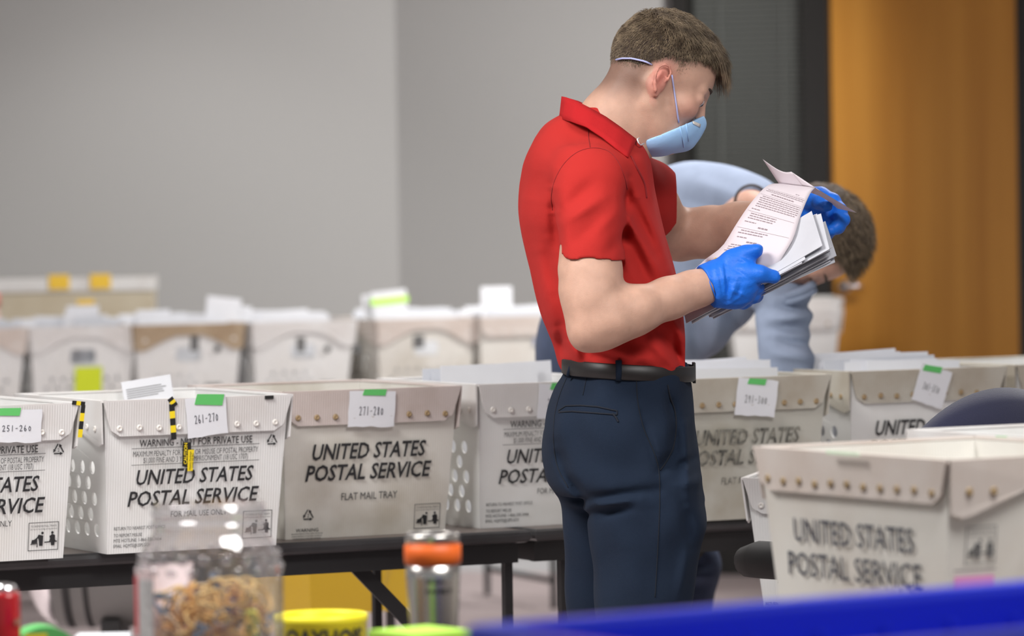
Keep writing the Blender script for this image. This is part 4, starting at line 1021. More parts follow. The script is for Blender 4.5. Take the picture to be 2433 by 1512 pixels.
# head frame
HM = Matrix.Translation(pm(1556, 204, .0)) @ Matrix.Rotation(radians(11), 4, 'Z') @ Matrix.Rotation(radians(28), 4, 'Y') @ Matrix.Rotation(radians(-2), 4, 'X')
def head(S, HM, ears=(-1, 1), k=.012):
    S.ell((-.006, 0, .045), (.096, .076, .086), .01, M4=HM)
    S.ell((.034, 0, .042), (.061, .064, .068), .02, M4=HM)
    S.ell((.040, 0, -.02), (.053, .058, .068), .02, M4=HM)
    S.ell((.034, 0, -.064), (.050, .050, .042), .02, M4=HM)
    S.ell((.070, 0, -.088), (.020, .022, .017), .02, M4=HM)
    for s in (-1, 1):
        S.lcone(HM, (.0, s*.052, -.045), (.055, s*.034, -.088), .017, .016, .025)
        S.lcone(HM, (.083, s*.006, .026), (.074, s*.046, .026), .010, .010, .012)
        S.ell((.058, s*.050, -.016), (.024, .018, .018), .02, M4=HM)
        S.ell((.099, s*.033, .008), (.016, .020, .012), .012, 'cut', M4=HM)
        S.lcone(HM, (.078, s*.020, .010), (.075, s*.046, .008), .0125, .011, .004)
        S.lcone(HM, (.104, s*.006, -.034), (.098, s*.014, -.036), .007, .007, .006)
    S.lcone(HM, (.090, 0, .020), (.109, 0, -.022), .007, .0085, .010); S.ell((.110, 0, -.028), (.012, .010, .009), .006, M4=HM)
    S.lcone(HM, (.088, -.014, -.062), (.088, .014, -.062), .008, .008, .008); S.lcone(HM, (.089, -.018, -.057), (.089, .018, -.057), .0022, .0022, .003, 'cut')
    for s in ears:
        e = lambda x, z, o=0: (-.010+(x+.010)*.76, s*(.076+o*.8), z*.86)
        ring = [(-.004, -.004), (.004, .010), (.004, .024), (-.006, .034), (-.020, .034), (-.030, .022), (-.029, .004), (-.022, -.012), (-.012, -.026)]
        S.ell((-.012, s*.073, .003), (.0145, .007, .026), .007, M4=HM)
        for i in range(len(ring)-1):
            o0 = .004 + .010*min(1, i/4); o1 = .004 + .010*min(1, (i+1)/4)
            S.lcone(HM, e(*ring[i], o0), e(*ring[i+1], o1), .0033, .0033, .003)
        S.lcone(HM, e(-.010, -.024, .004), e(-.004, -.030, .001), .0056, .005, .004)
        S.lcone(HM, e(-.015, .018, .006), e(-.019, -.004, .006), .0032, .0032, .004)
        S.ell((-.007, s*.085, .0), (.006, .010, .010), .004, 'cut', M4=HM); S.ell((-.011, s*.088, .016), (.0075, .007, .007), .004, 'cut', M4=HM)
B = Solid((pm(1225, 500).x, DM-.36, pm(1400, 1000).z), (pm(1960, 500).x, DM+.42, pm(1600, -10).z), .0032)
head(B, HM)
# neck, shoulders, trunk under the shirt
B.cone(HM @ Vector((-.030, 0, -.010)), pm(1455, 300, 0), .056, .064, .02)
B.cone(HM @ Vector((.004, 0, -.050)), pm(1490, 330, 0), .040, .052, .025)
B.cone(pm(1455, 300, 0), pm(1415, 400, 0), .060, .085, .03)
for s in (-1, 1): B.cone(HM @ Vector((-.012, s*.052, -.012)), pm(1500, 345, s*.025), .017, .014, .02)
B.loft(sec([(390, 1300, 1500, .12, 0), (500, 1275, 1525, .125, 0), (650, 1300, 1565, .115, 0), (800, 1345, 1600, .12, 0), (905, 1375, 1610, .12, 0)]), k=.04)
near = [(*pm(1402, 425, -.155), .044), (*pm(1401, 520, -.186), .044), (*pm(1401, 590, -.200), .046), (*pm(1403, 650, -.212), .051), (*pm(1406, 710, -.222), .0495), (*pm(1412, 762, -.23), .045)]
B.chain(near, .03)
fore = [(*pm(1408, 778, -.23), .038), (*pm(1455, 756, -.225), .0435), (*pm(1510, 738, -.21), .0408), (*pm(1590, 709, -.175), .0345), (*pm(1650, 688, -.15), .0305), (*pm(1700, 672, -.135), .029)]
B.chain(fore, .025)
B.cone(pm(1392, 800, -.235), pm(1420, 795, -.235), .020, .022, .03)
far = [(*pm(1470, 420, .16), .055), (*pm(1540, 490, .24), .052), (*pm(1610, 560, .33), .046)]
B.chain(far, .03)
ffore = [(*pm(1622, 560, .33), .043), (*pm(1680, 552, .30), .0460), (*pm(1760, 535, .26), .040), (*pm(1850, 508, .20), .030), (*pm(1900, 495, .17), .028)]
B.chain(ffore, .025)
B.wobble(.00035, (60, 90, 140), 3)
bme = B.mesh(1)
HI = HM.inverted()
def man_tint(co):
    c = np.ones((len(co), 3)); I = np.array(HI); L = co @ I[:3, :3].T + I[:3, 3]
    x, y, z = L[:, 0], L[:, 1], L[:, 2]
    inhead = (np.abs(x) < .13) & (z > -.14)
    # stubble of the faded haircut
    line = np.where(x > -.005, .026 + (x+.005)*.60, np.where(x < -.03, -.048 + (x+.03)*.2, .026 + (x+.005)*2.96))
    t_ = np.clip((z - line + .026)/.060, 0, 1); d = t_*t_*(3-2*t_)*(inhead & (x < .078))*.9
    er = np.exp(-(((x+.012)/.026)**2 + ((z-.004)/.036)**2)**2)*(np.abs(y) > .055); d = d*(1-er)
    c *= (1 - d[:, None]*np.array([.66, .68, .68]))
    red = np.exp(-(((x+.012)/.022)**2 + ((z-.004)/.04)**2)) * (np.abs(y) > .070) * inhead
    c[:, 1] *= 1-.38*red; c[:, 2] *= 1-.34*red; c[:, 0] *= 1+.05*red
    lip = np.exp(-(((z+.060)/.008)**2 + ((x-.09)/.02)**2 + (y/.02)**2)); c[:, 1] *= 1-.4*lip; c[:, 2] *= 1-.35*lip
    ck = np.exp(-(((x-.07)/.03)**2 + ((z+.02)/.03)**2))*inhead; c[:, 1] *= 1-.12*ck; c[:, 2] *= 1-.10*ck
    return c
tint(bme, man_tint); bvB = bvh_of(bme)
body = mp('body', bme, M['skin'])
def hw(p): return HM @ Vector(p)
# eyes and brows
for s in (-1, 1):
    me = bpy.data.meshes.new('m'); bm = bmesh.new(); bmesh.ops.create_uvsphere(bm, u_segments=20, v_segments=12, radius=.0115); bm.to_mesh(me); bm.free()
    me.transform(HM @ Matrix.Translation((.0795, s*.032, .008))); o = mp('eye', me, mat('eye white %d' % s, (.62, .58, .56), rough=.15))
    me = bpy.data.meshes.new('m'); bm = bmesh.new(); bmesh.ops.create_uvsphere(bm, u_segments=16, v_segments=10, radius=.0058); bm.to_mesh(me); bm.free()
    me.transform(HM @ Matrix.Translation((.0860, s*.032, .005)) @ Matrix.Diagonal((1, 1, 1, 1))); io = mp('iris', me, mat('iris %d' % s, (.02, .03, .04), rough=.1), parent=o)
    # lids and brow
    lid = [hw((.0885 - .011*abs(t)**2*1.2, s*(.032+.0145*t), .0105+.003*(1-t*t))) for t in np.linspace(-1, 1, 9)]
    mp('eyelid', tube_mesh(lid, [.0012, .002, .0026, .0028, .0028, .0028, .0026, .002, .0012], 6), mat('lid skin %d' % s, (.42, .24, .18), rough=.5))
    lid = [hw((.0885 - .011*abs(t)**2*1.2, s*(.032+.0145*t), .0095+.0025*(1-t*t)-.0015)) for t in np.linspace(-1, 1, 9)]
    mp('eyelash', tube_mesh(lid, .0007, 4), M['hair_cap'])
    brow = [hw((.0965 - .022*((t+1)/2)**2.2, s*(.014+.038*(t+1)/2), .0315+.004*(1-t*t))) for t in np.linspace(-1, 1, 9)]
    mp('eyebrow', tube_mesh(brow, [.002, .0028, .0030, .0030, .0028, .0026, .0022, .0016, .0008], 6), M['hair_cap'])
# hair: short cap and strands
HS = Solid(tuple(np.array(pm(1440, 200, 0)) - np.array([.02, .13, .12])), tuple(np.array(pm(1745, 10, 0)) + np.array([.02, .13, .03])), .0026)
HS.ell((-.006, 0, .046), (.0965, .0770, .0885), .01, M4=HM); HS.ell((.030, 0, .054), (.066, .066, .068), .02, M4=HM)
HS.ell((-.008, 0, .058), (.084, .062, .084), .02, M4=HM)
I = np.array(HI)
def hairline(X, Y, Z):
    x = I[0, 0]*X+I[0, 1]*Y+I[0, 2]*Z+I[0, 3]; y = I[1, 0]*X+I[1, 1]*Y+I[1, 2]*Z+I[1, 3]; z = I[2, 0]*X+I[2, 1]*Y+I[2, 2]*Z+I[2, 3]
    line = np.where(x > -.01, .052 + (x+.01)*.30, np.where(x < -.055, -.010 + .004*np.sin(y*260), .052 + (x+.01)*1.02)) + .004*np.sin(x*420)*np.sin(y*300)
    return (line - z)*.9
HS.apply(hairline, HS.lo, HS.lo+HS.h*HS.n, .004, 'and')
hme = HS.mesh(1); bvH = bvh_of(hme); hco = np.empty(len(hme.vertices)*3); hme.vertices.foreach_get('co', hco); hco = hco.reshape(-1, 3); hno = np.empty(len(hme.vertices)*3); hme.vertices.foreach_get('normal', hno); hno = hno.reshape(-1, 3); mp('hair', hme, M['hair_cap'])
rg = np.random.RandomState(5); N = 26000
u = rg.normal(size=(N, 3)); u /= np.linalg.norm(u, axis=1)[:, None]
c0_ = np.array([-.006, 0, .046]); r0_ = np.array([.0945, .0755, .0865]); L = c0_ + u*r0_; nr = u/r0_; nr /= np.linalg.norm(nr, axis=1)[:, None]
x, y, z = L.T
line = np.where(x > -.005, .026 + (x+.005)*.62, np.where(x < -.03, -.035 + (x+.03)*.0, .010)) + rg.normal(size=N)*.006
ear = (x > -.040) & (x < .010) & (z < .046)
keep = (z > line) & (z < line + .045) & ~ear & (x < .086); L, nr = L[keep], nr[keep]
Ih = np.array(HI); q_ = rg.randint(0, len(hco), 24000); Lh = hco[q_] @ Ih[:3, :3].T + Ih[:3, 3]; Nh = hno[q_] @ Ih[:3, :3].T; out_ = ((Lh-np.array([-.006, 0, .046]))*Nh).sum(1) > .03
L = np.concatenate([L, Lh[out_]]); nr = np.concatenate([nr, Nh[out_]]); x, y, z = L.T; n = len(L)
top = np.clip((z-.074 - .30*np.clip(-x-.02, 0, 1))/.034, 0, 1); front = np.clip((x-.02)/.06, 0, 1)*top
ln = .0018 + .0036*np.clip((z-.02)/.05, 0, 1) + .010*top + .018*front + rg.uniform(0, .005, n)*(.3+top)
fw = np.array([1.0, 0, -.25]); dn = np.array([-.35, 0, -1.0])
dr = nr*(.75-.25*front)[:, None] + fw*(.25+.75*top)[:, None]*top[:, None] + dn*(.55*(1-top))[:, None] + rg.normal(size=(n, 3))*(.16+.10*top)[:, None]
R3 = np.array(HM)[:3, :3]; Pw = L @ R3.T + np.array(HM)[:3, 3]; Dw = dr @ R3.T
o = strands('hair_strands', Pw, Dw, ln, .00040+.00018*np.ones(n)*(.5+rg.rand(n)), M['hair'], None, (np.array([.15, 0, -.55]) @ R3.T))
o.data.transform(Matrix.Translation(-man.location)); o.parent = man
# fringe hanging over the forehead
N = 2600; yy = rg.uniform(-.056, .056, N); tt_ = rg.rand(N); Lf = np.stack([.052 + .034*np.sqrt(np.maximum(0, 1-(yy/.062)**2)) - .03*tt_, yy, .088 + .022*tt_], 1)
dr = np.stack([np.full(N, 1.0), yy*2.0, .15+.25*tt_], 1) + rg.normal(size=(N, 3))*.17; ln = rg.uniform(.034, .056, N)
o = strands('hair_fringe', Lf @ R3.T + np.array(HM)[:3, 3], dr @ R3.T, ln, .0006*np.ones(N), M['hair'], None, (np.array([-.05, 0, -.85]) @ R3.T), 4)
o.data.transform(Matrix.Translation(-man.location)); o.parent = man
# mask
MS = Solid(tuple(np.array(hw((.05, 0, -.07))) - .11), tuple(np.array(hw((.08, 0, -.07))) + .11), .002)
mc = Vector((.0575, 0, -.0655)); nn = Vector((.755, 0, -.656)).normalized(); tt = Vector((.656, 0, .755)).normalized()
MF = HM @ Matrix(((nn.x, 0, tt.x, mc.x), (0, 1, 0, 0), (nn.z, 0, tt.z, mc.z), (0, 0, 0, 1)))
MS.ell((.0, 0, .0), (.043, .0625, .069), .004, M4=MF)
MS.lcone(MF, (.010, 0, .061), (.030, 0, .028), .008, .012, .03)
def half(X, Y, Z):
    J = np.array(MF.inverted()); return -(J[0, 0]*X+J[0, 1]*Y+J[0, 2]*Z+J[0, 3]) - .001
MS.apply(half, MS.lo, MS.lo+MS.h*MS.n, .001, 'and')
MS.ell((-.024, 0, -.0), (.042, .0585, .065), .003, 'cut', M4=MF)
mme = MS.mesh(1); bvM = bvh_of(mme); mp('face_mask', mme, M['mask'])
mk = bpy.data.objects[[o.name for o in man.children if o.name.startswith('face_mask')][-1]]
for a, m_, w_ in (([(1645, 291), (1663, 299)], 'rivet', .006), ([(1613, 290), (1620, 320), (1625, 350)], 'mask', .003), ([(1630, 292), (1636, 335)], 'mask', .003)):
    pts = drape(bvM, a, DM, .0006, 4)
    if len(pts) > 2: mp('nose_clip' if m_ == 'rivet' else 'mask_fold', ribbon_mesh(pts, bvM, w_) if m_ == 'rivet' else tube_mesh(pts, .0014, 6), M[m_], parent=mk)
# head strap: from the mask over the ear and round the back of the head
def surf(pts, bvs, off=.0012, far=False):
    out = []
    for p in pts:
        best = None
        for b in bvs:
            h = b.find_nearest(p)
            q = h[0] + h[1]*off
            if best is None or (q-HM @ Vector((-.005, 0, .03))).length > (best-HM @ Vector((-.005, 0, .03))).length: best = q
        out.append(best)
    return out
for s in (-1,):
    a = drape(bvB, [(1612, 290), (1608, 255), (1600, 205), (1596, 178)], DM, .0015, 8)
    if len(a) > 2: mp('mask_strap', tube_mesh(a, .0016, 6), M['strap'], parent=mk)
    a = drape(bvH, [(1468, 142), (1482, 139), (1502, 139), (1530, 145), (1562, 154)], DM, .0042, 8)
    if len(a) > 2: mp('mask_strap', tube_mesh(a, .0018, 6), M['strap'], parent=mk)
mp('mask_strap', tube_mesh([pm(1530, 341, -.06), pm(1522, 345, -.085), pm(1517, 339, -.095), pm(1514, 331, -.09), pm(1519, 328, -.07)], .0014, 6), mat('white elastic', (.7, .7, .7)), parent=mk)

# ---------------- polo shirt
S = Solid((pm(1215, 500).x, DM-.38, pm(1400, 895).z), (pm(1620, 500).x, DM+.42, pm(1400, 225).z), .0032)
rows = [(258, 1362, 1450, .055, 0), (290, 1303, 1490, .076, .005), (320, 1276, 1506, .100, .01), (350, 1260, 1524, .132, .01), (385, 1247, 1538, .175, .01), (415, 1241, 1543, .186, .01), (450, 1236, 1547, .188, .01), (500, 1234, 1558, .182, .01),
        (550, 1240, 1571, .178, .01), (600, 1251, 1585, .172, .01), (650, 1264, 1597, .167, .005), (700, 1278, 1609, .162, .0), (750, 1293, 1621, .160, .0), (800, 1311, 1634, .160, 0), (840, 1323, 1641, .161, 0), (866, 1331, 1641, .160, 0), (892, 1345, 1639, .156, 0)]
S.loft(sec(rows), k=.03, p=2.25, shear=.10)
sl = [(*pm(1395, 405, -.15), .070), (*pm(1398, 450, -.165), .071), (*pm(1401, 520, -.175), .067), (*pm(1401, 580, -.192), .0635), (*pm(1401, 640, -.20), .0635)]

fsl = [(*pm(1470, 415, .15), .066), (*pm(1530, 465, .215), .064), (*pm(1560, 500, .26), .063), (*pm(1600, 545, .30), .063)]
A = S.blank()
sl = [(*pm(1400, 427, -.150), .057), (*pm(1399, 455, -.165), .0645), (*pm(1401, 520, -.184), .0640), (*pm(1401, 580, -.198), .0625), (*pm(1402, 650, -.212), .0630)]
A.chain(sl, .02)
A.cone(pm(1438, 356, -.06), pm(1402, 412, -.135), .030, .054, .04)
def hem(X, Y, Z):
    cx_ = pm(1401, 611, -.2).x; cz_ = pm(1401, 608, -.2).z
    return (cz_ - .06*(X-cx_) - 1.6*(X-cx_)**2 + .10*(Y-(DM-.2))) - Z
sl_, P_ = A.sub(A.lo, (pm(1512, 600).x, DM-.06, pm(1400, 540).z)); d_ = hem(*P_); A.f[sl_] = np.maximum(A.f[sl_], np.broadcast_to(d_, A.f[sl_].shape))
A.chain([(*pm(1402, 638, -.209), .0560), (*pm(1402, 680, -.216), .0560)], .001, 'cut')
S.f = (lambda a, b, k: np.minimum(a, b) - (np.maximum(k-np.abs(a-b), 0)/k)**2*k*.25)(S.f, A.f, .034).astype(np.float32)
A = S.blank()
A.chain(fsl, .03)
fc0 = np.array(pm(1566, 492, .25)); fdir = np.array(pm(1610, 560, .33))-np.array(pm(1520, 440, .20)); fdir /= np.linalg.norm(fdir); fdir = fdir + np.array([.18, 0, .12]); fdir /= np.linalg.norm(fdir)
X_, Y_, Z_ = A.a[0][:, None, None], A.a[1][None, :, None], A.a[2][None, None, :]
A.f = np.maximum(A.f, ((X_-fc0[0])*fdir[0]+(Y_-fc0[1])*fdir[1]+(Z_-fc0[2])*fdir[2]).astype(np.float32))
A.chain([(*pm(1556, 498, .25), .056), (*pm(1612, 562, .33), .052)], .001, 'cut')
S.f = (lambda a, b, k: np.minimum(a, b) - (np.maximum(k-np.abs(a-b), 0)/k)**2*k*.25)(S.f, A.f, .014).astype(np.float32)
# waist bottom: bloused cloth over the belt
def wl(X, Y, Z):
    a = pm(1340, 868); b = pm(1640, 884)
    return (a.z + (X-a.x)*(b.z-a.z)/(b.x-a.x) - .012*np.exp(-((X-a.x)/.02)**2)) - Z
S.apply(wl, S.lo, S.lo+S.h*S.n, .004, 'and')
def cr(p0, p1, w, am): a, b = pm(*p0, -.15), pm(*p1, -.15); return (a.x, a.z, b.x, b.z, w, am)
S.creases([
    cr((1316, 500), (1328, 606), .012, .0075), cr((1313, 440), (1318, 510), .010, .004), cr((1330, 400), (1314, 450), .012, .003),
    cr((1492, 425), (1484, 520), .010, .007), cr((1484, 520), (1482, 600), .010, .006),
    cr((1340, 500), (1410, 430), .013, .004), cr((1335, 530), (1430, 470), .011, -.004), cr((1345, 585), (1440, 520), .016, .0035), cr((1400, 560), (1470, 500), .012, -.003),
    cr((1480, 560), (1440, 600), .012, .003),
    cr((1496, 470), (1560, 600), .012, .006), cr((1500, 520), (1580, 680), .014, -.006), cr((1490, 560), (1545, 680), .012, .006), cr((1520, 470), (1590, 640), .010, -.004),
    cr((1300, 560), (1316, 700), .014, .005), cr((1280, 600), (1322, 790), .015, -.006), cr((1262, 560), (1300, 720), .015, .003),
    cr((1330, 780), (1345, 860), .010, .006), cr((1352, 800), (1380, 865), .010, -.008), cr((1400, 840), (1470, 862), .010, .006), cr((1440, 830), (1560, 858), .012, -.006),
    cr((1560, 780), (1622, 862), .010, .007), cr((1590, 740), (1636, 830), .010, -.007), cr((1530, 800), (1600, 868), .010, -.005), cr((1480, 800), (1520, 860), .014, .005), cr((1602, 800), (1618, 870), .006, .005),
    cr((1345, 300), (1420, 350), .016, .003), cr((1300, 360), (1360, 320), .02, -.003), cr((1270, 480), (1285, 400), .02, .003),
], ymax=DM+.03, gain=1.7)
S.wobble(.0010, (26, 38, 55, 80), 8)
sme = S.mesh(1); bvS = bvh_of(sme); shirt = mp('polo_shirt', sme, M['red_shirt'])
def seam(pts, par, bv, m, r=.0007, off=.0004, D=DM-.15, name='seam'):
    P_ = np.array(pts, float); T_ = np.arange(len(P_)); t_ = np.linspace(0, len(P_)-1, 8*len(P_)) if len(P_) > 2 else T_.astype(float)
    pts = list(zip(smooth_interp(T_.astype(float), P_[:, 0], t_), smooth_interp(T_.astype(float), P_[:, 1], t_))) if name not in ('back_pocket',) else pts
    a = drape(bv, pts, D, off, 5)
    a2 = [a[0]] if a else []
    for p in a[1:]:
        if (p-a2[-1]).length < .03: a2.append(p)
    if len(a2) > 2: mp(name, tube_mesh(a2, r, 5), m, parent=par)
sm_ = mat('dark red seam', (.26, .012, .014), rough=.9)
seam([(1313, 500), (1310, 470), (1318, 430), (1340, 390), (1372, 362), (1410, 352), (1445, 360), (1468, 385), (1483, 420), (1490, 450)], shirt, bvS, sm_)
seam([(1322, 590), (1360, 583), (1400, 581), (1440, 586), (1478, 597)], shirt, bvS, sm_, r=.0007)
seam([(1400, 298), (1398, 320), (1402, 350)], shirt, bvS, sm_, r=.0007)
# collar, stand and placket
def collar(off0, th, name, U, Lw, m):
    n = len(U); vs, fs = [], []
    for i in range(n): vs += [Vector(U[i]), Vector(Lw[i])]
    fs = [(2*i, 2*i+1, 2*i+3, 2*i+2) for i in range(n-1)]
    bm = bmesh.new(); v_ = [bm.verts.new(v) for v in vs]
    for f in fs: bm.faces.new([v_[i] for i in f])
    bmesh.ops.subdivide_edges(bm, edges=bm.edges[:], cuts=3, use_grid_fill=True)
    bmesh.ops.recalc_face_normals(bm, faces=bm.faces[:]); bmesh.ops.smooth_vert(bm, verts=[v for v in bm.verts if not v.is_boundary], factor=.5)
    bmesh.ops.solidify(bm, geom=bm.faces[:], thickness=th)
    return mp(name, from_bm(bm), m, parent=shirt)
U = [pm(1513, 331, -.088), pm(1477, 303, -.100), pm(1440, 277, -.092), pm(1404, 257, -.080), pm(1370, 240, -.062), pm(1345, 231, -.034), pm(1334, 229, 0), pm(1347, 232, .035), pm(1375, 240, .062), pm(1420, 262, .078), pm(1470, 300, .066), pm(1512, 338, .035)]
Lw = [pm(1494, 374, -.158), pm(1462, 350, -.156), pm(1432, 326, -.142), pm(1394, 301, -.124), pm(1358, 289, -.090), pm(1336, 284, -.050), pm(1328, 281, 0), pm(1338, 285, .05), pm(1365, 292, .09), pm(1420, 320, .11), pm(1480, 352, .10), pm(1530, 392, .055)]
collar(0, .003, 'collar', U, Lw, M['red_trim'])
U2 = [u + (Vector((u.x, DM, u.z))-u)*.06 - Vector((0, 0, .002)) for u in U]; L2 = [Vector((u.x-.0, u.y, u.z-.03)) for u in U2]
collar(0, .002, 'collar_stand', U2, L2, sm_)
seam([(1499, 372), (1512, 398), (1530, 435), (1536, 470)], shirt, bvS, sm_, r=.0022, D=DM-.1, name='placket_edge')

# ---------------- trousers, belt, shoes
T = Solid((pm(1265, 1000).x, DM-.24, .03), (pm(1700, 1000).x, DM+.26, pm(1400, 858).z), .0042)
T.loft(sec([(866, 1346, 1640, .158, 0), (890, 1344, 1641, .162, 0), (920, 1325, 1642, .168, 0), (960, 1309, 1643, .175, 0), (1000, 1298, 1646, .18, 0), (1040, 1291, 1650, .183, 0), (1080, 1288, 1655, .184, 0), (1120, 1292, 1658, .183, 0), (1150, 1300, 1662, .180, 0), (1178, 1320, 1664, .176, 0)]), k=.03, p=2.35, shear=.06)
T.loft(sec([(1000, 1370, 1600, .04, -.070), (1080, 1335, 1640, .078, -.082), (1140, 1345, 1660, .093, -.09), (1185, 1380, 1667, .094, -.09), (1215, 1394, 1671, .094, -.092), (1250, 1399, 1672, .094, -.092), (1290, 1403, 1661, .092, -.092), (1340, 1408, 1652, .090, -.092), (1420, 1413, 1640, .086, -.092), (1520, 1420, 1622, .080, -.09), (1620, 1425, 1606, .072, -.09), (1800, 1425, 1578, .066, -.09), (2000, 1428, 1560, .062, -.09), (2235, 1432, 1552, .062, -.09)]), k=.018, p=2.3)
T.loft(sec([(1000, 1310, 1560, .08, .09), (1120, 1300, 1560, .09, .09), (1170, 1316, 1550, .09, .09), (1210, 1335, 1540, .088, .09), (1250, 1341, 1530, .086, .09), (1330, 1344, 1520, .082, .09), (1420, 1347, 1515, .08, .09), (1600, 1356, 1500, .072, .09), (1800, 1362, 1480, .066, .09), (2000, 1368, 1475, .062, .09), (2235, 1372, 1480, .062, .09)]), k=.012, p=2.3)
def ct(p0, p1, w, am): a, b = pm(*p0, -.12), pm(*p1, -.12); return (a.x, a.z, b.x, b.z, w, am)
T.creases([
    ct((1330, 960), (1322, 1060), .018, -.004), ct((1345, 1130), (1388, 1185), .010, .010), ct((1322, 1060), (1345, 1130), .012, .006),
    ct((1396, 1186), (1560, 1160), .011, .009), ct((1400, 1198), (1520, 1176), .010, -.009), ct((1402, 1222), (1500, 1196), .010, .007), ct((1330, 1190), (1385, 1200), .008, .007), ct((1335, 1205), (1390, 1215), .008, -.006), ct((1340, 1222), (1395, 1228), .007, .005),
    ct((1586, 940), (1604, 1000), .009, .006), ct((1604, 1000), (1598, 1070), .009, .006), ct((1598, 1070), (1568, 1118), .009, .006), ct((1570, 950), (1585, 1060), .02, -.003),
    ct((1524, 980), (1560, 1110), .008, .003), ct((1530, 1000), (1575, 1100), .010, -.003), ct((1628, 1010), (1632, 1200), .008, -.005), ct((1622, 1200), (1640, 1300), .010, .005), ct((1632, 1290), (1610, 1420), .010, -.005), ct((1500, 1300), (1520, 1420), .02, -.003), ct((1450, 1280), (1440, 1420), .02, .002),
    ct((1460, 1170), (1560, 1240), .03, -.003), ct((1600, 1110), (1650, 1090), .008, .004), ct((1610, 1150), (1660, 1140), .010, -.004),
], ymax=DM+.02, gain=1.6)
T.wobble(.0011, (22, 34, 48, 70), 21)
tme = T.mesh(1); bvT = bvh_of(tme); pants = mp('trousers', tme, M['navy_pants'])
DT = DM-.16
seam([(1586, 915), (1592, 945), (1603, 975), (1606, 1015), (1600, 1060), (1584, 1095), (1568, 1118)], pants, bvT, M['seam'], r=.0016, D=DT, name='pocket_edge')
seam([(1512, 905), (1516, 960), (1530, 1020), (1556, 1080), (1566, 1130), (1567, 1200), (1563, 1300), (1556, 1420)], pants, bvT, M['seam'], r=.0010, D=DT)
seam([(1398, 880), (1385, 940)], pants, bvT, M['seam'], r=.0008, D=DT, name='dart')
seam([(1328, 976), (1345, 965), (1380, 964), (1420, 967), (1466, 977), (1466, 986), (1440, 984), (1400, 981), (1360, 978), (1328, 980)], pants, bvT, M['seam'], r=.0016, D=DT, name='back_pocket')
seam([(1455, 983), (1463, 992), (1469, 1003)], pants, bvT, M['seam'], r=.002, D=DT, name='pocket_tack')
seam([(1346, 900), (1330, 940), (1318, 990), (1316, 1050), (1325, 1110), (1350, 1160)], pants, bvT, M['seam'], r=.0010, D=DT)
bl = []; a0, b0 = pm(1345, 868), pm(1641, 884); cxb = (a0.x+b0.x)/2; hx = (b0.x-a0.x)/2 + .004
for nm, zoff, hh, rr, m_ in (('belt', 0, .0145, .0035, M['belt']),):
    vs, fs, n = [], [], 96
    for i in range(n):
        a = 2*pi*i/n; ca, sa = cos(a), sin(a); ex = (abs(ca)**2.3+abs(sa)**2.3)**(-1/2.3)
        x = cxb + (hx+.001)*ca*ex; y = DM + (.163)*sa*ex; zc_ = a0.z + (x-a0.x)*(b0.z-a0.z)/(b0.x-a0.x) - .002
        for dr_, dz in ((0, -hh), (rr, -hh*.85), (rr, hh*.85), (0, hh)): vs.append((x + dr_*ca, y + dr_*sa, zc_+dz))
    for i in range(n):
        for k in range(3): fs.append((i*4+k, ((i+1) % n)*4+k, ((i+1) % n)*4+k+1, i*4+k+1))
    belt = mp('belt', mesh(vs, fs), m_)
for px, w in ((1360, .010), (1470, .012), (1632, .008)):
    y0 = 872 + (px-1345)*.055
    pa, pb = (pm(px+ (6 if px < 1400 else 0), y0-22, -.17), pm(px-(8 if px < 1400 else 0), y0+26, -.17))
    q = drape(bvT, [(px, y0+28), (px, y0+30)], DT, 0, 2); y_ = (q[0].y if q else DM-.16)-.003
    pts = [Vector((pa.x, y_+.0, pa.z)), Vector(((pa.x+pb.x)/2, y_-.002, (pa.z+pb.z)/2)), Vector((pb.x, y_, pb.z))]
    mp('belt_loop', tube_mesh(pts, w/2, 6), M['navy_pants'], parent=pants)
bkz = pm(1640, 886).z
bx_ = pm(1641, 886).x
bm = bmesh.new()
for c_, s_ in (((0, 0, .017), (.005, .045, .004)), ((0, 0, -.017), (.005, .045, .004)), ((0, -.021, 0), (.005, .004, .034)), ((0, .021, 0), (.005, .004, .034)), ((0, 0, 0), (.003, .04, .003))): bm_box(bm, (bx_+.006+c_[0], DM+c_[1], bkz+c_[2]), s_, bevel=.0006)
mp('belt_buckle', from_bm(bm), M['black_frame'], parent=belt)
for s, dx in ((-1, .045), (1, -.02)):
    F_ = Solid((pm(1360, 0).x-.1, DM+s*.09-.09, -.004), (pm(1700, 0).x+.25, DM+s*.09+.09, .16), .005)
    hx_ = pm(1492, 0).x if s < 0 else pm(1425, 0).x
    F_.chain([(hx_-.05, DM+s*.09, .045, .042), (hx_+.05, DM+s*.09, .05, .046), (hx_+.15, DM+s*.09-.005, .036, .045), (hx_+.205, DM+s*.09, .028, .030)], .03)
    F_.cone((hx_, DM+s*.09, .06), (hx_, DM+s*.09, .13), .045, .042, .02)
    F_.apply(lambda X, Y, Z: (.0 - Z) + 0*X, F_.lo, F_.lo+F_.h*F_.n, .002, 'and')
    mp('shoe', F_.mesh(1), M['shoe'])

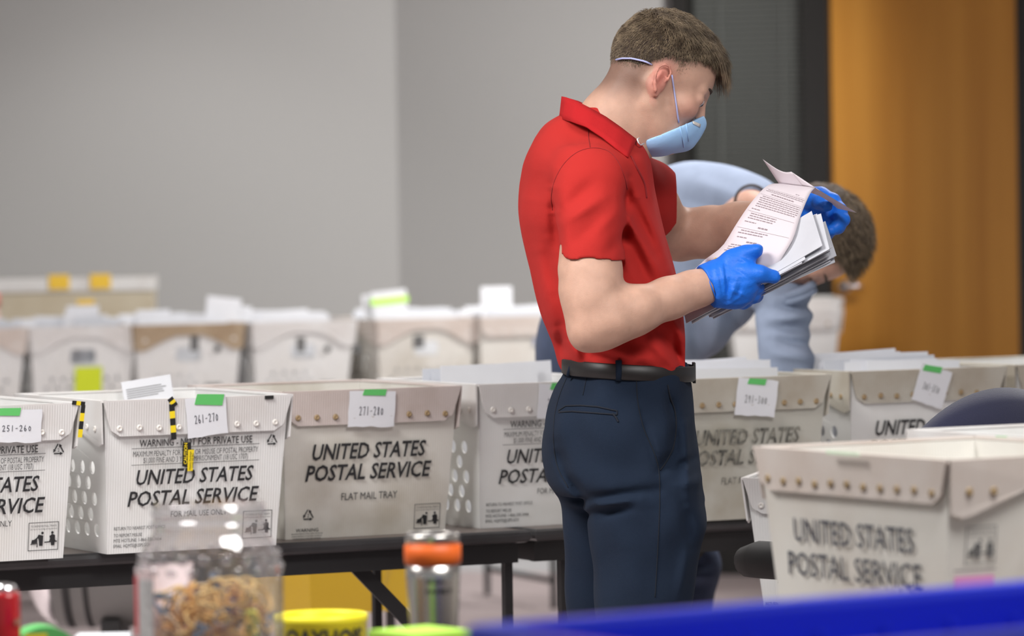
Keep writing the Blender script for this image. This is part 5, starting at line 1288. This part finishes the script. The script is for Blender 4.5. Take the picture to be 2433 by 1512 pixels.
# ---------------- gloves
def glove(name, lo, hi, chains, cuff, k=.012, wob=.0006):
    G = Solid(lo, hi, .0019)
    for c_, kk in chains: G.chain(c_, kk)
    return G
P3 = lambda px, py, d, r: (*pm(px, py, d), r)
G = Solid(np.array(pm(1640, 760, -.26)), np.array(pm(1880, 560, .04)), .0019)
for kx, ky, kd, r in ((1772, 648, -.152, .019), (1778, 668, -.156, .019), (1770, 690, -.150, .0185), (1752, 706, -.138, .017)):
    G.cone(pm(1700, 662+(ky-648)*.35, -.136), pm(kx, ky, kd), .022, r, .022)
G.cone(pm(1690, 674, -.135), pm(1716, 664, -.137), .0315, .031, .02)
G.cone(pm(1700, 680, -.135), pm(1735, 690, -.14), .028, .026, .03)
G.chain([P3(1712, 645, -.135, .021), P3(1742, 622, -.135, .0185), P3(1772, 606, -.140, .0150), P3(1797, 596, -.146, .0128)], .014)   # thumb
G.cone(pm(1742, 624, -.138), pm(1770, 646, -.15), .016, .016, .018)
G.chain([P3(1772, 650, -.155, .0175), P3(1806, 652, -.166, .0150), P3(1838, 658, -.158, .0125)], .007)  # index, laid along the bundle
G.chain([P3(1778, 670, -.155, .0170), P3(1797, 683, -.140, .0135), P3(1806, 684, -.108, .0120), P3(1800, 676, -.086, .011)], .007)
G.chain([P3(1768, 690, -.150, .0165), P3(1788, 704, -.132, .0130), P3(1796, 703, -.100, .0118), P3(1790, 694, -.080, .011)], .007)
G.chain([P3(1750, 706, -.140, .0150), P3(1766, 719, -.124, .0118), P3(1772, 717, -.096, .0105), P3(1768, 708, -.080, .010)], .007)
G.cone(pm(1694, 676, -.135), pm(1676, 680, -.14), .0335, .0355, .012)
G.chain([P3(1662, 686, -.143, .030), P3(1686, 677, -.137, .0315)], .001, 'cut')
def gcut(X, Y, Z):
    a = pm(1678, 681, -.14); d = np.array(pm(1700, 672, -.135))-np.array(a); d /= np.linalg.norm(d)
    return -((X-a.x)*d[0]+(Y-a.y)*d[1]+(Z-a.z)*d[2])
G.apply(gcut, G.lo, G.lo+G.h*G.n, .001, 'and')
gw = []
for i, (a, b) in enumerate([((1712, 620), (1722, 700)), ((1722, 628), (1728, 712)), ((1700, 640), (1712, 716)), ((1735, 650), (1722, 715)), ((1748, 664), (1730, 722)), ((1760, 672), (1745, 716)), ((1735, 690), (1765, 700)), ((1745, 640), (1770, 655)), ((1755, 615), (1775, 622)), ((1690, 636), (1694, 716)), ((1760, 700), (1730, 726))]):
    u_, v_ = pm(*a, -.15), pm(*b, -.15); gw.append((u_.x, u_.z, v_.x, v_.z, .0036, (.0022 if i % 2 else -.0024)))
G.creases(gw); G.wobble(.00035, (120, 170, 230), 4)
gme = G.mesh(1); g1 = mp('glove', gme, M['glove'])
ring = []
ax = (Vector(pm(1700, 672, -.135))-Vector(pm(1678, 681, -.14))).normalized(); o1 = ax.orthogonal().normalized(); o2 = ax.cross(o1)
mp('rolled_cuff', tube_mesh([Vector(pm(1679, 680.5, -.14)) + (o1*cos(t)+o2*sin(t))*(.0350+.0016*sin(3*t)) + ax*.003*sin(2*t) for t in np.linspace(0, 2*pi, 40)[:-1]], .0013, 6, closed=True), M['glove'], parent=g1)
# far hand, seen past the sheet
G = Solid(np.array(pm(1840, 600, .02)), np.array(pm(2045, 415, .30)), .0021)
G.cone(pm(1870, 503, .185), pm(1900, 492, .165), .034, .033, .02)
for kx, ky, kd, r in ((1948, 468, .150, .0185), (1955, 486, .135, .019), (1955, 506, .125, .0185), (1945, 524, .120, .0165)): G.cone(pm(1895, 486+(ky-486)*.4, .165), pm(kx, ky, kd), .024, r, .022)
G.chain([P3(1948, 466, .150, .017), P3(1978, 478, .128, .0145), P3(1996, 500, .110, .0128), P3(1990, 516, .095, .0118)], .006)
G.chain([P3(1955, 484, .138, .018), P3(1988, 502, .116, .0145), P3(2003, 522, .100, .0128), P3(1990, 536, .085, .0118)], .006)
G.chain([P3(1953, 506, .128, .0175), P3(1982, 524, .108, .0140), P3(1990, 540, .092, .0122), P3(1974, 548, .078, .0112)], .006)
G.chain([P3(1942, 524, .122, .015), P3(1962, 542, .104, .0122), P3(1966, 556, .090, .011), P3(1952, 560, .078, .010)], .006)
G.chain([P3(1905, 485, .150, .018), P3(1930, 478, .110, .0155), P3(1952, 482, .082, .0130), P3(1966, 488, .066, .0118)], .010)
gw = []
for i, (a, b) in enumerate([((1905, 470), (1915, 530)), ((1925, 475), (1932, 535)), ((1940, 480), (1965, 520)), ((1955, 470), (1985, 500)), ((1895, 480), (1902, 520))]):
    u_, v_ = pm(*a, .1), pm(*b, .1); gw.append((u_.x, u_.z, v_.x, v_.z, .004, (.0026 if i % 2 else -.0026)))
G.creases(gw); G.wobble(.0004, (110, 160), 6)
mp('glove', G.mesh(1), M['glove'])

# ---------------- the held bundle and the sheet
c_ = Vector(pm(1818, 630, -.092)); Lr = Vector((.87, -.20, .43)).normalized(); Sr = Vector((.10, .72, .68)); Sr = (Sr - Lr*Sr.dot(Lr)).normalized(); Nr = Lr.cross(Sr).normalized()
if Nr.z < 0: Nr = -Nr
bm = bmesh.new(); bm_box(bm, (0, 0, 0), (.242, .106, .0011)); v8 = None
bmesh.ops.triangulate(bm, faces=[f for f in bm.faces if abs(f.normal.z) > .9])
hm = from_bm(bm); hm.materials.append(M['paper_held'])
bm = bmesh.new(); nx = 12; top = []
for i in range(nx+1):
    for j, yy in enumerate((-.053, .053)):
        for k_ in (0, 1): top.append(bm.verts.new(((-.121+.242*i/nx), yy, .0022*(i/nx)**2*3 + k_*.0011)))
for i in range(nx):
    a = i*4
    for q in ((a, a+4, a+6, a+2), (a+1, a+3, a+7, a+5), (a, a+1, a+5, a+4), (a+2, a+6, a+7, a+3)): bm.faces.new([top[t] for t in q])
bm.faces.new([top[t] for t in (0, 2, 3, 1)]); bm.faces.new([top[nx*4+t] for t in (0, 1, 3, 2)]); bmesh.ops.recalc_face_normals(bm, faces=bm.faces[:])
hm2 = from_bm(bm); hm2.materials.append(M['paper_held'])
rh = random.Random(3)
for i in range(16):
    me = hm if i % 3 else hm2
    o = link('envelope', me); R = Matrix((Lr, Sr, Nr)).transposed().to_4x4()
    o.matrix_world = Matrix.Translation(c_ + Nr*(-.022+i*.0026) + Lr*rh.uniform(-.010, .012) + Sr*(rh.uniform(-.006, .006) - i*.0004)) @ R @ Matrix.Rotation(rh.uniform(-.05, .05), 4, 'Z') @ Matrix.Rotation(-.010*(i-8)*.35, 4, 'Y')
    tag(o, ORD[15-i]+' envelope from the top of the bundle held between the gloved hands', 'envelope', 'envelopes held by the standing person')
for i, (p_, q_) in enumerate([((1627, 750), (1700, 712)), ((1640, 752), (1710, 712))]):
    a = Vector(pm(*p_, -.10)); b = Vector(pm(*q_, -.115)); d = (b-a).normalized(); o = link('envelope', hm)
    o.matrix_world = Matrix.Translation(a + d*.121 + Sr*.03) @ Matrix((d, (Sr-d*Sr.dot(d)).normalized(), d.cross((Sr-d*Sr.dot(d)).normalized()))).transposed().to_4x4()
    tag(o, 'white envelope sticking out behind the wrist below the forearm, %s of two' % ('upper' if i == 0 else 'lower'), 'envelope', 'envelopes held by the standing person')
# the unfolded form
form = thing('paper_form', 'long unfolded pale form with printed lines and a curled top, held above the bundle', 'paper', pm(1800, 560, -.05))
def fobj(name, me, m, par=None): o = link(name, me, m, None, True); me.transform(Matrix.Translation(-form.location)); o.parent = par or form; return o
Lc = [pm(1676, 616, -.075), pm(1716, 585, -.072), pm(1748, 535, -.055), pm(1778, 490, -.03), pm(1808, 454, .005), pm(1830, 438, .03), pm(1852, 436, .055)]
Rc = [pm(1838, 645, -.136), pm(1862, 606, -.142), pm(1885, 566, -.128), pm(1898, 525, -.100), pm(1912, 488, -.065), pm(1926, 458, -.030), pm(1937, 446, -.010)]
def fs_(u, v, w=0.0):
    """u across 0..1, v up 0..1"""
    T_ = np.linspace(0, 1, 7); a = Vector([float(smooth_interp(T_, np.array([p[i] for p in Lc]), np.array([v]))[0]) for i in range(3)])
    b = Vector([float(smooth_interp(T_, np.array([p[i] for p in Rc]), np.array([v]))[0]) for i in range(3)])
    p = a.lerp(b, u) + Vector((0, -.006*sin(pi*u), 0)); return p + Vector((-.12, -1, .35)).normalized()*w
def grid_sheet(f, nu, nv, th):
    vs = []; fs = []
    for w in (0, -th):
        for i in range(nu+1):
            for j in range(nv+1): vs.append(f(i/nu, j/nv, w))
    o_ = (nu+1)*(nv+1); I_ = lambda i, j: i*(nv+1)+j
    for i in range(nu):
        for j in range(nv): q = (I_(i, j), I_(i+1, j), I_(i+1, j+1), I_(i, j+1)); fs.append(q); fs.append(tuple(o_+k for k in q[::-1]))
    ed = [I_(i, 0) for i in range(nu+1)] + [I_(nu, j) for j in range(1, nv+1)] + [I_(i, nv) for i in range(nu-1, -1, -1)] + [I_(0, j) for j in range(nv-1, 0, -1)]
    for a, b in zip(ed, ed[1:]+ed[:1]): fs.append((b, a, o_+a, o_+b))
    return mesh(vs, fs)
main = fobj('form_sheet', grid_sheet(fs_, 10, 16, .0004), M['paper_pink'])
vs, fs = [], []
def bar(u0, u1, v, h):
    n = 6; b = len(vs)
    for i in range(n+1): u_ = u0+(u1-u0)*i/n; vs.append(fs_(u_, v, .0006)); vs.append(fs_(u_, v+h, .0006))
    for i in range(n): fs.append((b+2*i, b+2*i+2, b+2*i+3, b+2*i+1))
rr = random.Random(9); v = .10
blocks = [(.12, .62, 1), (.08, .60, 4), (.30, .60, 1, 1), (.12, .35, 1), (.10, .58, 2), (.34, .60, 1, 1), (.08, .30, 1), (.10, .60, 3), (.08, .25, 1), (.08, .94, 6), (.22, .80, 1, 1), (.08, .95, 2), (.7, .85, 1)]
for b_ in blocks:
    for r_ in range(b_[2]):
        x = b_[0] + rr.uniform(0, .03); e = b_[1] - rr.uniform(0, .12)*(r_ == 0)
        while x < e:
            w_ = rr.uniform(.025, .075); bar(x, min(e, x+w_), v, .0105 if len(b_) > 3 else .0065); x += w_+.011
        v += .0195
    if b_[2] in (2, 6, 3): bar(.04, .93, v, .0016); v += .010
    v += .012
fobj('printed_lines', mesh(vs, fs), mat('form print', (.28, .22, .24), rough=.8), main)['kind'] = 'stuff'
fobj('yellow_patch', grid_sheet(lambda u, v, w: fs_(.10+.10*u, .0+.035*v, .0008+w), 2, 2, .0002), M['tab_yellow'], main)
def quad_patch(A, B_, C_, D__, bulge, n=8, th=.0004):
    A, B_, C_, D__ = map(Vector, (A, B_, C_, D__))
    return grid_sheet(lambda u, v, w: A.lerp(B_, u).lerp(D__.lerp(C_, u), v) + Vector(bulge)*sin(pi*u)*sin(pi*v*.5+.0) + Vector((0, w, 0)), n, n, th)
fobj('folded_flap', quad_patch(pm(1850, 436, .055), pm(1937, 446, -.010), pm(1880, 408, .02), pm(1812, 378, .06), (.006, 0, -.010)), M['paper_pink'])
fobj('folded_flap', quad_patch(pm(1906, 441, .012), pm(1937, 446, -.010), pm(1936, 446, -.008), pm(1880, 408, .02), (0, 0, 0)), M['paper_pink'])
fobj('folded_flap', quad_patch(pm(1937, 446, -.010), pm(2036, 506, .04), pm(1990, 496, .075), pm(1926, 458, .03), (.0, 0, .004)), M['paper_pink'])
fobj('lower_fold', quad_patch(pm(1650, 640, -.07), pm(1700, 640, -.075), pm(1712, 592, -.070), pm(1674, 618, -.068), (0, 0, 0)), M['paper_pink'])
# ---------------------------------------------------------------- bent person behind the trays
DB_ = 9.75
def qm(px, py, d=0.0): return W(px, py, DB_+d)
bent = thing('person', 'person in a pale blue grey shirt bending down over the trays behind the red polo', 'person', (qm(1450, 1400).x, DB_+.1, 0))
def bp(name, me, m, parent=None): o = link(name, me, m, None, True); me.transform(Matrix.Translation(-bent.location)); o.parent = parent or bent; return o
HM2 = Matrix.Translation(qm(1900, 572, -.30)) @ Matrix.Rotation(radians(-14), 4, 'Z') @ Matrix.Rotation(radians(76), 4, 'Y') @ Matrix.Rotation(radians(-8), 4, 'X') @ Matrix.Scale(1.05, 4)
B = Solid(np.array(qm(1240, 1100, -.62)), np.array(qm(2080, 370, .36)), .0048)
B.lo[1] = DB_-.62; 
head(B, HM2)
B.cone(HM2 @ Vector((-.03, 0, -.02)), qm(1785, 520, -.25), .055, .062, .02)
B.cone(qm(1785, 520, -.25), qm(1720, 575, -.14), .06, .09, .03)
B.cone(qm(1720, 575, -.14), qm(1470, 760, .12), .09, .09, .05)
B.chain([(*qm(1812, 640, -.22), .050), (*qm(1858, 740, -.30), .036), (*qm(1866, 850, -.37), .032), (*qm(1872, 955, -.42), .028), (*qm(1876, 1010, -.44), .03)], .02)
for i in range(4): B.chain([(*qm(1866+i*9, 1015, -.46+.01*i), .010), (*qm(1862+i*11, 1060, -.46+.012*i), .009)], .006)
B.chain([(*qm(1860, 1000, -.45), .012), (*qm(1846, 1040, -.46), .009)], .006)
bme2 = B.mesh(1); I2 = np.array(HM2.inverted())
def bent_tint(co):
    c = np.ones((len(co), 3)); L = co @ I2[:3, :3].T + I2[:3, 3]; x, y, z = L.T
    lip = np.exp(-(((z+.060)/.009)**2 + ((x-.09)/.02)**2 + (y/.022)**2)); c[:, 1] *= 1-.5*lip; c[:, 2] *= 1-.45*lip
    d = np.clip((z - (.0+x*.3))/.04, 0, 1)*(np.abs(x) < .2)*(x < .07)*(z > -.02); c *= (1-d[:, None]*np.array([.45, .45, .4])); return c
tint(bme2, bent_tint); bp('body', bme2, M['skin2'])
# shirt
S = Solid(np.array(qm(1240, 960, -.50)), np.array(qm(1960, 360, .42)), .0048); S.lo[1] = DB_-.50
def sx(rows):
    out = []
    for px, t, b, dh, dc in rows:
        a, c = qm(px, t, dc), qm(px, b, dc); out.append(((a.x+c.x)/2, DB_+dc, dh, (a.z+c.z)/2, (a.z-c.z)/2))
    return out
S.loft(sx([(1330, 620, 870, .14, .14), (1400, 500, 915, .17, .12), (1480, 440, 925, .18, .08), (1560, 404, 915, .185, .03), (1620, 390, 890, .185, -.02), (1680, 385, 850, .185, -.07), (1740, 391, 800, .18, -.12), (1790, 408, 752, .165, -.16), (1835, 432, 715, .14, -.19), (1868, 470, 690, .10, -.21)]), axis=0, k=.03, p=2.1)
S.chain([(*qm(1800, 600, -.20), .085), (*qm(1848, 690, -.27), .062), (*qm(1862, 770, -.32), .053), (*qm(1864, 840, -.36), .050), (*qm(1868, 900, -.39), .048), (*qm(1870, 935, -.40), .042)], .04)
S.ell(qm(1790, 488, -.34), (.050, .13, .044), .010, 'cut')
S.chain([(*(HM2 @ Vector((-.03, 0, -.045))), .066), (*qm(1840, 535, -.24), .068)], .012, 'cut')
def cb(p0, p1, w, am): a, b = qm(*p0, -.1), qm(*p1, -.1); return (a.x, a.z, b.x, b.z, w, am)
S.creases([cb((1610, 470), (1720, 520), .02, .008), cb((1640, 430), (1760, 480), .02, -.006), cb((1700, 500), (1740, 560), .016, .008), cb((1640, 720), (1660, 860), .02, .012), cb((1690, 700), (1700, 830), .018, -.010), cb((1720, 690), (1745, 790), .016, .010),
    cb((1660, 640), (1730, 700), .02, .010), cb((1815, 730), (1915, 722), .011, .008), cb((1812, 752), (1918, 744), .010, -.008), cb((1812, 775), (1915, 770), .012, .008), cb((1815, 800), (1905, 812), .012, .010), cb((1820, 830), (1910, 842), .012, -.008), cb((1830, 700), (1915, 700), .010, -.006), cb((1760, 660), (1800, 740), .016, .010)], ymax=DB_-.1, gain=1.6)
S.wobble(.0018, (18, 30, 44), 13)
sh = bp('shirt', S.mesh(1), M['grey_shirt'])
for k_, (a, b) in enumerate((((1852, 706), (1932, 676)), ((1850, 722), (1936, 690)))):
    pts = [qm(a[0], a[1], -.33), qm((a[0]+b[0])/2, (a[1]+b[1])/2 + 12, -.40), qm(b[0], b[1], -.34)]
    bp('collar', tube_mesh([pts[0].lerp(pts[1], t).lerp(pts[1].lerp(pts[2], t), t) for t in np.linspace(0, 1, 10)], .010-.002*k_, 8), M['grey_shirt'], sh)
cpts = [qm(1746+44*(1-cos(t))*.9, 482-42*sin(t), -.325+.03*abs(cos(t))) for t in np.linspace(-.2, pi*.9, 14)]
bp('collar', tube_mesh(cpts, .0032, 8), mat('collar gap shade', (.05, .035, .03)), sh)  # dark tube along the neckline: shade of the collar gap put into its colour
# hair
HS = Solid(np.array(HM2 @ Vector((0, 0, .03))) - .15, np.array(HM2 @ Vector((0, 0, .03))) + .15, .004)
HS.ell((-.008, 0, .052), (.104, .083, .098), .01, M4=HM2); HS.ell((.020, 0, .070), (.080, .070, .078), .02, M4=HM2)
HS.apply(lambda X, Y, Z: (.022 + .55*np.clip(I2[0, 0]*X+I2[0, 1]*Y+I2[0, 2]*Z+I2[0, 3]+.02, -.03, 1) - (I2[2, 0]*X+I2[2, 1]*Y+I2[2, 2]*Z+I2[2, 3]))*.9, HS.lo, HS.lo+HS.h*HS.n, .006, 'and')
HS.wobble(.0012, (60, 90, 130), 2)
bp('hair', HS.mesh(1), M['hair_cap'])
rg = np.random.RandomState(11); N = 16000; u = rg.normal(size=(N, 3)); u /= np.linalg.norm(u, axis=1)[:, None]
L = np.array([-.004, 0, .055]) + u*np.array([.100, .080, .095]); nr = u/np.array([.1, .08, .095]); nr /= np.linalg.norm(nr, axis=1)[:, None]; x, y, z = L.T
kp = (z > .028 + .5*np.clip(x+.02, -.03, 1)) & (x < .095); L, nr = L[kp], nr[kp]; n = len(L); x, y, z = L.T
R3 = np.array(HM2)[:3, :3]; dr = nr*.6 + np.array([.6, 0, .1]) + rg.normal(size=(n, 3))*.3
o = strands('hair_strands', L @ R3.T + np.array(HM2)[:3, 3], dr @ R3.T, rg.uniform(.010, .026, n), .0007*np.ones(n), M['hair'], None, np.array([0, 0, -.5])); o.data.transform(Matrix.Translation(-bent.location)); o.parent = bent
for s in (-1, 1):
    brow = [HM2 @ Vector((.0975 - .022*((t+1)/2)**2.2, s*(.014+.038*(t+1)/2), .0315+.004*(1-t*t))) for t in np.linspace(-1, 1, 9)]
    bp('eyebrow', tube_mesh(brow, [.002, .0028, .0030, .0030, .0028, .0026, .0022, .0016, .0008], 6), M['hair_cap'])
    bp('eyelid', tube_mesh([HM2 @ Vector((.0905 - .011*abs(t)**2*1.2, s*(.032+.0145*t), .006-.003*(1-t*t))) for t in np.linspace(-1, 1, 9)], .0016, 6), M['hair_cap'])
# trousers
T = Solid((qm(1240, 0).x, DB_+.15-.24, .03), (qm(1720, 0).x, DB_+.15+.26, qm(1400, 660).z), .006)
c_ = DB_+.15
def zt_(rows): return [(qm(1400, py, .15).z, (qm(L, py, .15).x+qm(R, py, .15).x)/2, (qm(R, py, .15).x-qm(L, py, .15).x)/2, c_+dc, dh) for py, L, R, dh, dc in rows]
T.loft(zt_([(700, 1320, 1450, .12, 0), (740, 1290, 1480, .15, 0), (800, 1274, 1510, .17, 0), (860, 1272, 1520, .18, 0), (940, 1285, 1530, .18, 0), (1020, 1300, 1530, .17, 0)]), k=.03)
T.chain([(*qm(1440, 980, .06), .095), (*qm(1560, 1180, -.02+.06), .082), (*qm(1640, 1345, .06), .066), (*qm(1622, 1520, .10), .060), (*qm(1600, 1780, .12), .055)], .03)
T.chain([(*qm(1400, 980, .24), .095), (*qm(1425, 1200, .24), .080), (*qm(1440, 1400, .24), .066), (*qm(1440, 1600, .24), .060), (*qm(1440, 1800, .24), .055)], .03)
T.creases([cb((1600, 1330), (1690, 1350), .014, .010), cb((1610, 1370), (1690, 1380), .012, -.010), cb((1600, 1400), (1680, 1405), .014, .010)])
bp('trousers', T.mesh(1), M['jeans'])
for px, dd in ((1600, .12), (1440, .24)):
    p = qm(px, 1800, dd); F_ = Solid((p.x-.12, p.y-.08, -.004), (p.x+.26, p.y+.08, .16), .006)
    F_.chain([(p.x-.04, p.y, .045, .042), (p.x+.06, p.y, .05, .044), (p.x+.16, p.y, .036, .042), (p.x+.205, p.y, .028, .028)], .03); F_.cone((p.x, p.y, .05), (p.x, p.y, .12), .044, .040, .02)
    F_.apply(lambda X, Y, Z: (.0 - Z) + 0*X + 0*Y, F_.lo, F_.lo+F_.h*F_.n, .002, 'and'); bp('shoe', F_.mesh(1), M['shoe'])
